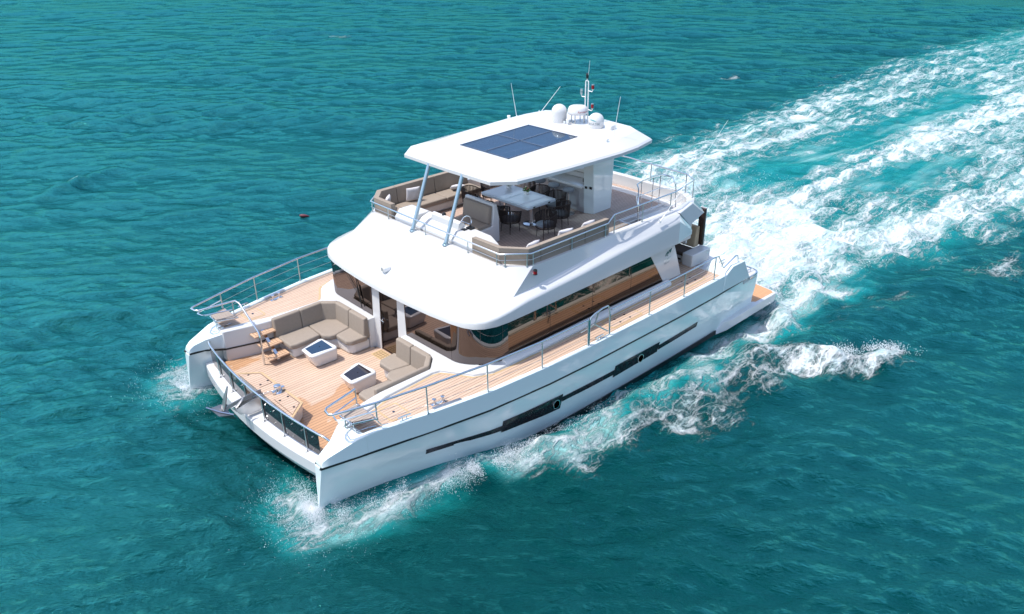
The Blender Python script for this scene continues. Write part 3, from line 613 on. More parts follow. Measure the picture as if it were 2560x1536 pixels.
# flybridge guard rail
FR = [(9.30, 3.24, 4.02), (6.44, 3.24, 4.02), (5.87, 2.74, 4.02), (5.87, -2.74, 4.02), (6.44, -3.24, 4.02), (9.28, -3.22, 4.02), (9.52, -3.22, 4.20), (12.2, -3.22, 4.18), (13.52, -2.92, 4.16), (13.84, -2.42, 4.15), (14.02, 0, 4.15), (13.84, 2.42, 4.15), (13.52, 2.92, 4.16), (12.2, 3.22, 4.18), (9.52, 3.24, 4.20), (9.30, 3.24, 4.02)]
fr0 = make('flybridge_rail', MB().tube(FR, .022, 10), steel, Y)
lw_ = MB(); lw_.tube([(x, y, z-.16) for x, y, z in FR[:6]], .008, 6)
for dz in (.2, .38): lw_.tube([(x, y, z-dz) for x, y, z in FR[6:15]], .006, 5)
make('lifeline', lw_, satin, fr0)
for x, y, z0, z1 in [(5.87, 1.9, 3.7, 4.02), (5.87, .2, 3.7, 4.02), (5.87, -1.55, 3.7, 4.02), (5.88, 2.7, 3.7, 4.02), (5.88, -2.62, 3.7, 4.02), (5.97, -2.82, 3.7, 4.02), (6.36, -3.18, 3.69, 4.02), (6.52, -3.23, 3.69, 4.02), (6.36, 3.18, 3.69, 4.02), (7.9, -3.22, 3.68, 4.02), (9.2, -3.21, 3.67, 4.02), (9.55, -3.21, 3.67, 4.2), (10.74, -3.21, 3.66, 4.19), (12.02, -3.2, 3.66, 4.18), (7.9, 3.22, 3.68, 4.02), (10.7, 3.21, 3.66, 4.19), (12.0, 3.2, 3.66, 4.18), (13.55, -2.88, 3.58, 4.16), (13.83, -2.42, 3.56, 4.15), (14.0, -.95, 3.56, 4.15), (14.0, .95, 3.56, 4.15), (13.84, 2.4, 3.56, 4.15), (13.4, 2.97, 3.6, 4.16)]:
    make('stanchion', MB().tube([(x, y, z0), (x, y, z1)], .015, 8).lathe((x, y, z0), [(.001, 0), (.03, 0), (.024, .025), (.001, .03)], 8), satin, fr0)
sgr = MB().tube([(11.36, -2.60, 3.24), (11.42, -2.50, 4.05), (11.62, -2.35, 4.20), (11.95, -2.0, 4.22), (13.02, -2.0, 4.22), (13.22, -2.05, 4.20), (13.26, -2.45, 4.15), (13.27, -2.5, 3.24)], .02, 8, smooth=1)
sgr.tube([(11.42, -2.5, 3.78), (11.95, -2.02, 3.80), (13.05, -2.0, 3.80), (13.24, -2.2, 3.8), (13.26, -2.45, 3.78)], .013, 8)
for x in (12.2, 12.75, 13.1): sgr.tube([(x, -1.99, 3.2), (x, -2.0, 4.2)], .015, 8)
make('stair_rail', sgr, steel, Y)

# helm console
hc = MB()
hc.loft([[(x, y, z) for x, z in ((5.99, 3.2), (5.99, zt0), (6.16, zt1), (6.62, zt1), (6.66, 3.2))] for y, zt0, zt1 in ((1.78, 3.78, 3.98), (.95, 3.80, 4.0))])
hc.loft([[(x, y, z) for x, z in ((5.99, 3.2), (5.99, zt0), (6.16, zt1), (6.62, zt1), (6.66, 3.2))] for y, zt0, zt1 in ((-.72, 3.80, 4.0), (-1.6, 3.78, 3.98), (-1.9, 3.75, 3.82))])
hc.loft([[(x, y, z) for x, z in ((6.06, 3.2), (6.06, 3.72), (6.32, 3.92), (6.62, 4.0), (6.66, 3.2))] for y in (.95, -.72)])
make('helm_console', hc, gel, Y, bevel=.025)
hp_ = MB().loft([[(x, y, z) for x, z in ((6.34, 3.9), (6.36, 4.10), (6.44, 4.15), (6.60, 4.0), (6.62, 3.9))] for y in (.55, -.62)]); make('instrument_pod', hp_, gel, Y, bevel=.02)
make('steering_wheel', MB().tube([(6.80+.05*math.cos(a)*0+.10*math.sin(a), -.38+.19*math.cos(a), 3.95+.16*math.sin(a)) for a in [2*math.pi*k/20 for k in range(20)]], .016, 8, closed=True).tube([(6.80, -.56, 3.95), (6.80, -.2, 3.95)], .014, 6).tube([(6.62, -.38, 3.9), (6.80, -.38, 3.95)], .02, 6), steel, Y)
make('compass', MB().lathe((6.46, .12, 4.13), [(.06, 0), (.06, .03), (.04, .06), (.001, .07)], 16), black, Y)
make('throttle', MB().box(6.45, 6.6, -.98, -.8, 4.0, 4.04).tube([(6.52, -.86, 4.03), (6.56, -.86, 4.14)], .012, 6).tube([(6.52, -.92, 4.03), (6.50, -.92, 4.14)], .012, 6).box(6.30, 6.42, -.9, -.76, 3.985, 4.01), black, Y)
# helm bench
hb = MB().loft([[(x, y, z) for x, z in ((7.30, 3.2), (7.16, 3.62), (7.10, 3.66), (7.55, 3.68), (7.62, 4.30), (7.72, 4.30), (7.80, 3.9), (7.80, 3.2))] for y in (.62, -.60)])
hbo = make('helm_bench', hb, gel, Y, bevel=.02)
make('seat_cushion', MB().loft([[(x, y, z) for x, z in ((7.02, 3.62), (7.02, 3.74), (7.56, 3.76), (7.56, 3.64))] for y in (.56, -.53)]), fabric, hbo, bevel=.03, seg=3)
make('back_cushion', MB().loft([[(x, y, z) for x, z in ((7.44, 3.76), (7.50, 4.24), (7.62, 4.25), (7.58, 3.76))] for y in (.56, -.53)]), fabric, hbo, bevel=.03, seg=3)

# wet bar
wb = MB().box(11.10, 11.98, -.72, 2.4, 3.2, 3.98); wbo = make('wet_bar', wb, gel, Y, bevel=.015)
make('counter', MB().box(10.95, 12.0, -.74, 2.42, 3.98, 4.06), gel, wbo, bevel=.015)
make('counter_back', MB().box(11.55, 12.0, -.72, 2.42, 4.06, 4.22), gel, wbo, bevel=.02)
for y0, y1 in ((-.55, .42), (.55, 1.45), (1.58, 2.3)):
    d = make('cupboard_door', MB().box(11.082, 11.10, y0, y1, 3.34, 3.86), gel, wbo, bevel=.006)
    fr = MB(); fr.box(11.075, 11.084, y0+.03, y1-.03, 3.82, 3.83).box(11.075, 11.084, y0+.03, y1-.03, 3.37, 3.38).box(11.075, 11.084, y0+.03, y0+.042, 3.37, 3.83).box(11.075, 11.084, y1-.042, y1-.03, 3.37, 3.83)
    make('door_trim', fr, satin, d)
make('grill_lid', MB().loft([[(x, y, z) for x, z in ((11.62, 4.22), (11.66, 4.30), (11.98, 4.32), (12.0, 4.22))] for y in (-.5, 1.2)]), plastic, wbo, bevel=.02)
make('power_socket', MB().box(11.30, 11.33, -.55, -.48, 4.06, 4.18), black, wbo)

# roof fittings
sa = R(0)
def sofa(name, label, s, back, seatpoly, basepoly, zs, zt, zfloor, loc, segs, bz0=None, group=None):
    t = thing(name, label, 'sofa', loc, 0, group)
    make('base', MB().prism([mir(p, s) for p in basepoly], zfloor, zs-.15), gel, t, bevel=.05, loc=loc, seg=3)
    for sp in seatpoly:
        make('seat_cushion', MB().prism([mir(p, s) for p in sp], zs-.15, zs), fabric, t, bevel=.04, loc=loc, seg=3)
    for bpth in back:
        P = [Vector(p) for p in bpth['p']]; d = bpth.get('d', .19); rings = []
        for i, p in enumerate(P):
            t1 = (P[i]-P[i-1]).normalized() if i else None; t2 = (P[i+1]-P[i]).normalized() if i < len(P)-1 else None
            a = t1 or t2; b = t2 or t1; n1 = Vector((-a.y, a.x)); n2 = Vector((-b.y, b.x)); bi = n1+n2; bi = bi/bi.dot(n1)
            q = p+bi*d*bpth.get('side', 1); q2 = p+bi*(d-.05)*bpth.get('side', 1)
            rings.append([mir((p.x, p.y, bz0 or zs-.1), s), mir((p.x, p.y, zt), s), mir((q2.x, q2.y, zt-.01), s), mir((q.x, q.y, zs-.01), s), mir((q.x, q.y, (bz0 or zs-.1)), s)])
        make('back_cushion', MB().loft(rings), fabric, t, bevel=.035, loc=loc, seg=3, sharp=30)
    return t
# forward cockpit sofas (shared half-layout, s=+1 starboard, -1 port)
def fsofa(s):
    zf, zs, zt = .742, 1.19, 1.70
    seats = [[(2.24, 1.62), (2.24, 2.32), (3.17, 2.30), (3.14, 1.60), (2.4, 1.56)],
             [(3.185, 2.30), (3.85, 2.30), (4.0, 2.12), (4.0, 1.42), (3.42, 1.30), (3.30, 1.33), (3.17, 1.48), (3.155, 1.60)],
             [(3.435, 1.29), (4.0, 1.405), (4.02, .62), (3.55, .66), (3.43, .78)]]
    base = [(2.32, 1.68), (2.32, 2.48), (3.85, 2.48), (4.11, 2.2), (4.125, .71), (3.62, .72), (3.50, .84), (3.48, 1.26), (3.40, 1.36), (3.24, 1.40), (3.12, 1.66), (2.44, 1.64)]
    if s > 0:
        back = [dict(p=[(2.22, 2.49), (3.02, 2.49)], side=-1), dict(p=[(3.03, 2.49), (3.74, 2.49)], side=-1), dict(p=[(3.75, 2.485), (4.10, 2.13)], side=-1), dict(p=[(4.11, 2.10), (4.11, 1.43)], side=-1), dict(p=[(4.11, 1.41), (4.11, .66)], side=-1)]
        t = sofa('corner_sofa', 'taupe corner sofa left of the glass door, beside the teak boarding steps', s, back, seats, base, zs, zt, zf, (3.3, 1.6, zf), None, group='built-in sofas on the foredeck')
    else:
        back = [dict(p=[(2.22, 2.49), (3.74, 2.49)], side=-1, d=.16), dict(p=[(3.75, 2.485), (4.10, 2.13)], side=-1), dict(p=[(4.11, 2.10), (4.11, 1.43)], side=-1), dict(p=[(4.11, 1.41), (4.11, .80)], side=-1)]
        t = sofa('corner_sofa', 'taupe corner sofa right of the glass door, below the side deck hatch', s, back, seats, base, zs, zt, zf, (3.3, -1.6, zf), None, group='built-in sofas on the foredeck')
    cl = MB()
    for x, y in ((3.49, .95), (3.8, .715)): cl.lathe((x-3.3, s*y-s*1.6, .30), [(.001, -.01), (.028, -.01), (.028, .012), (.001, .014)], 12, 'x' if x < 3.6 else 'y')
    make('courtesy_light', cl, bluel, t)
    return t
fsofa(1); fsofa(-1)
# foredeck tables: tapered white pedestals with a dark glass top
for s, lab in ((1, 'white pedestal table with dark blue glass top in front of the left sofa'), (-1, 'white pedestal table with near black glass top by the pulpit, right sofa')):
    loc = (2.85, s*1.28, .742); t = thing('pedestal_table', lab, 'table', loc, 0, 'glass topped tables on the foredeck')
    topo = [(2.42, 1.46), (2.45, .93), (3.10, .76), (3.22, .88), (3.22, 1.52), (3.10, 1.66)] if s > 0 else [(2.42, 1.36), (2.40, .72), (2.52, .60), (3.10, .44), (3.22, .54), (3.26, 1.12)]
    cen = Vector((2.84, 1.2 if s > 0 else .9))
    bt = [tuple(cen+(Vector(p)-cen)*.80) for p in topo]
    if s < 0:
        topo = [(2.40, .52), (2.38, 1.02), (2.46, 1.10), (3.14, 1.06), (3.20, .94), (3.12, .32), (3.0, .30)]; cen = Vector((2.8, .75)); bt = [tuple(cen+(Vector(p)-cen)*.8) for p in topo]
    else:
        topo = [(2.36, 1.30), (2.34, .80), (2.42, .72), (3.10, .70), (3.17, .82), (3.11, 1.44), (3.0, 1.50)]; cen = Vector((2.8, 1.08)); bt = [tuple(cen+(Vector(p)-cen)*.8) for p in topo]
    make('pedestal', MB().prism([(p[0]+.08, s*p[1]) for p in bt], .742, 1.15, top=[mir(p, s) for p in topo]), gel, t, bevel=.05, loc=loc, seg=4)
    gi = [tuple(cen+(Vector(p)-cen)*.76) for p in (topo[0], topo[1], topo[3], topo[5])]
    gt = make('glass_top', MB().prism([mir(p, s) for p in gi], 1.12, 1.156), blueg if s > 0 else plexi, t, loc=loc, bevel=.004)
    make('knob', MB().lathe((cen.x-loc[0], s*cen.y-loc[1], 1.156-loc[2]), [(.001, 0), (.012, 0), (.01, .012), (.001, .014)], 10), black, gt)

# flybridge sofas
def usofa(s):
    zf, zs, zt = 3.2, 3.62, 4.12
    if s > 0:
        seats = [[(6.16, 1.90), (6.16, 2.62), (6.56, 3.0), (6.85, 3.0), (6.85, 2.38), (6.6, 1.95)], [(6.865, 3.0), (8.35, 3.0), (8.35, 2.36), (6.865, 2.38)], [(8.365, 3.0), (9.75, 3.0), (9.75, 2.36), (8.365, 2.36)]]
        base = [(6.2, 1.92), (6.2, 2.6), (6.6, 3.05), (9.72, 3.05), (9.72, 2.44), (6.9, 2.44), (6.64, 2.0)]
        back = [dict(p=[(5.97, 1.88), (5.97, 2.72), (6.40, 3.19), (6.98, 3.20)], side=-1), dict(p=[(7.0, 3.20), (8.40, 3.20)], side=-1), dict(p=[(8.42, 3.20), (9.72, 3.20)], side=-1)]
        lab = 'long taupe flybridge sofa on the far side of the helm, with three pale pillows'
    else:
        seats = [[(6.16, 1.62), (6.16, 2.62), (6.56, 3.0), (8.45, 3.0), (8.45, 2.38), (6.9, 2.38), (6.7, 2.1), (6.6, 1.66)], [(8.465, 3.0), (9.45, 3.0), (10.5, 2.95), (10.3, 2.4), (8.465, 2.38)]]
        base = [(6.2, 1.66), (6.2, 2.6), (6.6, 3.05), (10.44, 3.0), (10.24, 2.46), (6.96, 2.44), (6.64, 1.74)]
        back = [dict(p=[(5.95, 1.62), (5.97, 2.60), (6.42, 3.17), (6.82, 3.18)], side=-1), dict(p=[(6.84, 3.18), (8.42, 3.19)], side=-1), dict(p=[(8.44, 3.19), (9.36, 3.19)], side=-1)]
        lab = 'long taupe flybridge sofa against the port guard rail, with open chaise end'
    return sofa('flybridge_sofa', lab, s, back, seats, base, zs, zt, zf, (7.8, s*2.7, 3.2), None, bz0=3.66, group='long sofas on the flybridge')
usofa(1); usofa(-1)

# pillows
def pillow(loc, w_, h_, rz, tilt, label):
    mb = MB(); n = 12; vs = []
    for side in (1, -1):
        for i in range(n+1):
            for j in range(n+1):
                u = i/n*2-1; v = j/n*2-1; e = (1-abs(u)**3)*(1-abs(v)**3); pin = 1-.07*(abs(u*v)**.5)*(1-min(1, e*3))
                th = .075*e**.55*side+.006*math.sin(7*u+3*v)*e
                vs.append((th, u*w_/2*(1-.05*(1-v*v)*abs(u)**6), v*h_/2*(1-.05*(1-u*u)*abs(v)**6)))
    fs = []; K = (n+1)*(n+1)
    for sd in (0, 1):
        for i in range(n):
            for j in range(n):
                a = sd*K+i*(n+1)+j; f = (a, a+1, a+n+2, a+n+1); fs.append(f if sd else f[::-1])
    mb.add(vs, fs); mb.xf(Matrix.Rotation(R(tilt), 4, 'Y'))
    o = make('pillow', mb, pillowm, None, sharp=80); b = bmesh.new(); b.from_mesh(o.data); bmesh.ops.remove_doubles(b, verts=b.verts, dist=.001); b.to_mesh(o.data); b.free()
    o['label'] = label; o['category'] = 'pillow'; o['group'] = 'pale scatter pillows on the flybridge sofas'
    o.matrix_world = M0 @ Matrix.Translation(Vector(loc)) @ Matrix.Rotation(R(rz), 4, 'Z'); return o
pillow((7.42, 2.82, 3.85), .46, .46, 78, -14, 'upright square grey pillow on the far flybridge sofa, left of the first pole')
pillow((6.42, 2.72, 3.86), .42, .40, 138, -18, 'white pillow in the rounded front corner of the far flybridge sofa')
pillow((9.05, 2.72, 3.70), .46, .40, 60, -65, 'white pillow lying flat on the far flybridge sofa, behind the second pole')
pillow((6.92, -2.74, 3.88), .46, .44, -84, 30, 'white pillow tucked in the front corner of the near flybridge sofa')
pillow((8.02, -2.84, 3.92), .46, .46, -102, 22, 'white pillow standing on edge midway along the near flybridge sofa')
pillow((8.95, -2.76, 3.89), .46, .42, -90, 30, 'white pillow near the chaise end of the near flybridge sofa')

# dining table
loc = (9.35, .31, 3.2); t = thing('dining_table', 'long pale stone dining table with two inset panels under the hardtop', 'table', loc)
make('tabletop', MB().box(8.80, 9.92, -.69, 1.31, 3.85, 3.93), stonerim, t, bevel=.012, loc=loc)
for y0, y1 in ((-.62, .28), (.34, 1.22)): make('top_panel', MB().box(8.88, 9.86, y0, y1, 3.928, 3.936), stone, t, bevel=.003, loc=loc)
for y in (-.25, .85): make('pedestal', MB().lathe((9.36, y, 3.2), [(.001, 0), (.24, 0), (.24, .015), (.06, .03), (.05, .05), (.05, .62), (.12, .65), (.001, .65)], 24), steel, t, loc=loc)
lt_ = MB()
for x in (9.05, 9.65): lt_.box(x-.04, x+.04, -.697, -.69, 3.865, 3.905)
make('latch', lt_, black, t, loc=loc)

# flower pots
def pot(loc, lab, seed, cols):
    rnd = random.Random(seed); t = thing('flower_pot', lab, 'flower pot', loc, 0, 'small potted plants on the dining table')
    make('pot', MB().prism([(-.055, -.055), (.055, -.055), (.055, .055), (-.055, .055)], 0, .10), plastic, t, bevel=.006)
    fo = MB()
    for i in range(150):
        a = rnd.uniform(0, 6.28); r = rnd.uniform(0, .11); h = .09+rnd.uniform(0, .12)*(1-r*4); c = Vector((r*math.cos(a), r*math.sin(a), h)); d = Vector((rnd.uniform(-1, 1), rnd.uniform(-1, 1), rnd.uniform(-.3, 1))).normalized()*.03; e = d.orthogonal().normalized()*.012
        fo.add([c-d, c+e, c+d, c-e], [(0, 1, 2, 3)])
    make('foliage', fo, green, t, recalc=False)
    for i in range(7):
        a = rnd.uniform(0, 6.28); r = rnd.uniform(.03, .1); make('blossom', MB().lathe((r*math.cos(a), r*math.sin(a), .13+rnd.uniform(0, .08)), [(.001, -.015), (.02, -.008), (.022, .005), (.001, .016)], 7), cols[i % len(cols)], t)
pot((9.62, .98, 3.936), 'small white pot of cream flowers on the far half of the dining table', 3, [cream, pink])
pot((9.60, .20, 3.936), 'small white pot of green leaves and red blossom, centre of the dining table', 5, [pink, cream, cream])

# chairs: rope tub chair built once, then copied
def make_chair():
    t = thing('dining_chair', '', 'chair', (0, 0, 0), 0, 'dark rope chairs around the dining table')
    rb = MB(); A0, A1 = R(48), R(312)
    def hgt(a): k = abs(a-math.pi)/(A1-math.pi); return .72-.10*max(0, (k-.45)/.55)
    N_ = 34
    for i in range(N_):
        a = A0+(A1-A0)*(i+.5)/N_; ww = .0125; ca, sa_ = math.cos(a), math.sin(a); tn = Vector((-sa_, ca, 0))*ww; r_ = .32
        p0 = Vector((ca*.28, sa_*.28, .33)); p1 = Vector((ca*r_, sa_*r_, hgt(a)))
        o_ = Vector((ca, sa_, 0))*.008
        rb.add([p0-tn, p0+tn, p1+tn, p1-tn, p0-tn+o_, p0+tn+o_, p1+tn+o_, p1-tn+o_], [(0, 1, 2, 3), (7, 6, 5, 4), (0, 4, 5, 1), (1, 5, 6, 2), (2, 6, 7, 3), (3, 7, 4, 0)])
    make('backrest', rb, rope, t, recalc=False)
    fr = MB().tube([(.32*math.cos(a), .32*math.sin(a), hgt(a)) for a in [A0+(A1-A0)*i/30 for i in range(31)]], .014, 8)
    fr.tube([(.28*math.cos(a), .28*math.sin(a), .33) for a in [2*math.pi*i/28 for i in range(28)]], .013, 6, closed=True)
    for a in (A0, A1): fr.tube([(.28*math.cos(a), .28*math.sin(a), .33), (.32*math.cos(a), .32*math.sin(a), hgt(a))], .013, 6)
    make('frame', fr, rope, t)
    for a in (45, 135, 225, 315): make('leg', MB().tube([(.24*math.cos(R(a)), .24*math.sin(R(a)), .37), (.27*math.cos(R(a)), .27*math.sin(R(a)), 0)], .012, 8, rend=.008), rope, t)
    make('seat_cushion', MB().lathe((0.0, 0, .36), [(.001, 0), (.26, 0), (.28, .02), (.275, .05), (.24, .065), (.001, .07)], 28), fabdark, t)
    return t
ch0 = make_chair()
spots = [  # x, y, facing angle (direction the open front points)
 (8.50, -.28, 0, 'dark rope chair at the helm side of the dining table, nearest the viewer'),
 (8.47, .40, 0, 'dark rope chair at the helm side of the dining table, second from the near end'),
 (8.46, 1.08, 0, 'dark rope chair directly behind the helm bench, third from the near end of the table'),
 (8.85, 1.80, -60, 'dark rope chair angled at the far front corner of the dining table'),
 (9.60, 1.76, -90, 'dark rope chair at the far end of the dining table, behind the cream flowers'),
 (10.30, .98, 180, 'dark rope chair at the bar side of the dining table, farthest from the viewer'),
 (10.30, .36, 180, 'dark rope chair at the bar side of the dining table, between two stools'),
 (10.28, -.34, 180, 'dark rope chair on the bar side of the table, in front of the nearest stool'),
 (9.78, -.98, 105, 'dark rope chair at the near end of the dining table, on the bar side'),
 (8.90, -1.30, 165, 'dark rope chair pulled out at the near end of the dining table, grey seat showing'),
]
for i, (x, y, a, lab) in enumerate(spots):
    o = ch0 if i == 0 else copy_tree(ch0)
    o['label'] = lab; o.matrix_world = M0 @ Matrix.Translation((x, y, 3.2)) @ Matrix.Rotation(R(a), 4, 'Z')
# bar stools
t = thing('bar_stool', '', 'bar stool', (0, 0, 0), 0, 'round grey bar stools along the bar')
make('seat', MB().lathe((0, 0, .70), [(.001, 0), (.15, 0), (.175, .02), (.18, .05), (.165, .085), (.12, .10), (.001, .10)], 28), fabdark, t)
make('stem', MB().lathe((0, 0, 0), [(.001, .012), (.04, .02), (.034, .05), (.034, .40), (.026, .42), (.026, .70), (.001, .70)], 16), steel, t)
make('base', MB().lathe((0, 0, 0), [(.001, 0), (.2, 0), (.2, .008), (.04, .02), (.001, .02)], 28), steel, t)
make('footrest', MB().tube([(.02+.15*math.cos(a), .13*math.sin(a), .28) for a in [2*math.pi*k/18 for k in range(18)]], .009, 6, closed=True).tube([(-.15, 0, .28), (.15, 0, .28)], .009, 6), steel, t)
for i, (x, y, lab) in enumerate(((10.73, -.43, 'grey round bar stool nearest the white column'), (10.75, .19, 'grey round bar stool in the middle of the row of three'), (10.76, .80, 'grey round bar stool farthest from the white column, partly behind a chair'))):
    o = t if i == 0 else copy_tree(t); o['label'] = lab; o.matrix_world = M0 @ Matrix.Translation((x, y, 3.2)) @ Matrix.Rotation(R(40*i+180), 4, 'Z')

# domes, radar, mast, lamps on the hardtop
HZ = 5.685
def dome(loc, lab, r_, h_, wr_):
    t = thing('satellite_dome', lab, 'satellite dome', loc, 0, 'white satellite domes on the hardtop')
    pr = [(.001, 0), (r_*.92, 0), (r_*.97, .03), (r_, .05), (r_, h_-r_*.95)]+[(r_*math.cos(R(a)), h_-r_*.95+r_*.95*math.sin(R(a))) for a in range(10, 90, 10)]+[(.001, h_)]
    make('radome', MB().lathe((0, 0, 0), pr, 36), gel, t, sharp=60)
    make('foot', MB().lathe((0, 0, -.02), [(.001, 0), (r_*.9, 0), (r_*.9, .03), (.001, .03)], 30), mat('dome_base', (.35, .33, .32), .5), t)
    return t
d1 = dome((11.33, .56, HZ), 'tall white satellite dome left of the radar', .232, .54, 0)
d2 = dome((11.55, -.71, HZ), 'shorter white satellite dome with teal arc logo and lettering, right of the radar', .232, .44, 0)
vaz = math.atan2(-15.17, -17.7)
def wrap(body, size, rad, z, az, shear=0, off=.004):
    vs, fs = textmesh(body, size, shear); mb = MB(); out = []
    for x, y, _ in vs:
        a = az+x/rad; out.append(((rad+off)*math.cos(a), (rad+off)*math.sin(a), z+y))
    mb.add(out, fs); return mb
make('lettering', wrap('SEDATEK', .095, .232, .13, vaz-.30), greyt, d2, recalc=False)
ac = MB(); n = 16
for i in range(n):
    pass
rows = [[((.236)*math.cos(vaz-1.0+1.15*i/n), (.236)*math.sin(vaz-1.0+1.15*i/n), .235+.055*math.sin(math.pi*min(1, (i/n)*.55+.25))-.0+k*(.022*math.sin(math.pi*i/n))-.05*(i/n)) for i in range(n+1)] for k in (0, 1)]
ac.loft(rows, closed=False); make('arc_logo', ac, mat('arc_teal', (.0, .33, .34), .4), d2, recalc=False)
t = thing('radar', 'white radar scanner on steel legs in the middle of the hardtop', 'radar', (11.62, .08, HZ))
make('scanner', MB().lathe((0, 0, .28), [(.001, 0), (.27, 0), (.305, .03), (.31, .06), (.285, .16), (.25, .215), (.20, .235), (.001, .245)], 40), gel, t, sharp=50)
for a in (20, 110, 200, 290): make('leg', MB().tube([(.20*math.cos(R(a)), .20*math.sin(R(a)), 0), (.19*math.cos(R(a)), .19*math.sin(R(a)), .29)], .016, 8), satin, t)
make('base_plate', MB().lathe((0, 0, -.015), [(.001, 0), (.27, 0), (.26, .03), (.001, .03)], 32), plastic, t)
make('lettering', wrap('Raymarine', .085, .302, .355, vaz+.62, .2, off=.004), redt, t, recalc=False)
t = thing('horn', 'pair of chrome trumpet horns below the radar', 'horn', (11.42, .20, HZ))
for dy in (-.06, .06): make('trumpet', MB().lathe((-.12, dy, .06), [(.045, -.06), (.04, -.05), (.018, .0), (.014, .25), (.03, .27), (.001, .30)], 14, 'x'), steel, t)
t = thing('light_mast', 'twin tube mast with navigation lamps and a top aerial', 'mast', (11.85, -.06, HZ))
mt = MB().tube([(0, .055, 0), (0, .055, 1.16), (0, .045, 1.21), (0, 0, 1.24), (0, -.045, 1.21), (0, -.055, 1.16), (0, -.055, 0)], .017, 8)
for (y0, z0, dy) in ((-.055, .94, -.17), (-.055, .39, -.17), (.055, .75, .16)): mt.tube([(0, y0, z0), (0, y0+dy*.8, z0-.01), (0, y0+dy, z0+.03), (0, y0+dy, z0+.08)], .015, 8)
mt.tube([(0, 0, 1.24), (0, 0, 1.31)], .014, 8); make('mast_tube', mt, plastic, t)
for dy, z, m_ in ((-.225, 1.01, redm), (-.225, .46, redm), (.215, .82, satin), (0, 1.30, black)):
    o = make('lamp', MB().lathe((0, dy, z), [(.001, 0), (.035, 0), (.04, .015), (.04, .10), (.035, .115), (.001, .118)], 16), m_, t)
    make('lamp_cap', MB().lathe((0, dy, z+.115), [(.001, 0), (.038, 0), (.036, .02), (.001, .024)], 16), satin if m_ is not black else black, o)
    make('lamp_foot', MB().lathe((0, dy, z-.012), [(.001, 0), (.038, 0), (.036, .015), (.001, .02)], 16), satin if m_ is not black else black, o)
make('aerial', MB().tube([(0, -.03, 1.34), (0, -.085, 1.80)], .006, 6, rend=.003), plastic, t)
for (loc, tip, lab) in (((11.24, 2.30, 5.5), (11.1, 2.40, 6.62), 'vertical white whip aerial at the far edge of the hardtop'), ((12.18, 2.26, 5.5), (13.19, 2.3, 6.22), 'white whip aerial leaning right, beyond the tall dome'),
                        ((10.99, -1.83, 5.56), (11.16, -1.9, 6.82), 'slim white whip aerial rising beside the flood light'), ((11.14, -3.50, 3.60), (12.83, -3.3, 4.58), 'long white whip aerial leaning aft from the flybridge side')):
    mb = MB().tube([loc, tip], .010, 8, rend=.005).lathe(loc, [(.001, 0), (.03, 0), (.02, .05), (.014, .12), (.001, .12)], 10)
    if 'long' in lab: mb.tube([(12.82, -3.301, 4.574), (14.54, -3.2, 5.8)], .006, 6, rend=.003).tube([loc, (11.38, -3.47, 3.74)], .022, 8)
    single('whip_aerial', mb, plastic, lab, 'aerial', loc, 'white whip aerials')
for loc, lab, sz_ in (((10.78, 2.18, 5.5), 'small white cone receiver on the far edge of the hardtop', 1), ((11.24, .12, HZ-.02), 'small white ball receiver between tall dome and radar', .9), ((10.62, -1.93, 5.58), 'small white mushroom receiver near the port edge of the hardtop', .9)):
    single('gps_receiver', MB().lathe(loc, [(.001, 0), (.04, 0), (.015, .015), (.013, .09*sz_), (.03, .10*sz_), (.055, .20*sz_), (.05, .215*sz_), (.001, .22*sz_)], 16), plastic, lab, 'receiver', loc, 'gps receivers on the hardtop')
t = thing('flood_light', 'white boxy flood light housing right of the lettered dome', 'light', (11.66, -1.16, HZ-.04))
make('housing', MB().box(-.11, .13, -.13, .13, .05, .20), gel, t, bevel=.035, seg=3); make('bracket', MB().box(-.03, .05, -.06, .06, 0, .07), plastic, t)
t = thing('searchlight', 'small white searchlight on the sloping coach roof above the door', 'searchlight', (4.61, .33, 2.98), R(-8))
make('housing', MB().loft([[(x, y*k, .10+z*k) for y, z in ((-.09, -.065), (.09, -.065), (.10, .03), (.06, .085), (-.06, .085), (-.10, .03))] for x, k in ((-.11, 1.0), (.07, .95), (.12, .7))]), plastic, t, bevel=.02, seg=3)
make('lens', MB().box(-.118, -.108, -.065, .065, .05, .145), satin, t); make('foot', MB().lathe((0, 0, -.03), [(.001, 0), (.06, 0), (.05, .06), (.001, .07)], 16), plastic, t)
t = thing('port_light', 'red navigation lamp on the white wedge below the flybridge corner', 'navigation light', (6.46, -3.36, 3.50))
make('lamp', MB().lathe((0, 0, .02), [(.001, 0), (.05, 0), (.05, .08), (.001, .08)], 18), redm, t); make('cap', MB().lathe((0, 0, .1), [(.001, 0), (.053, 0), (.045, .03), (.001, .035)], 18), black, t); make('lamp_base', MB().lathe((0, 0, 0), [(.001, 0), (.053, 0), (.053, .022), (.001, .022)], 18), black, t)
make('bracket', MB().box(-.03, .03, -.0, .09, 0, .03), gel, t)

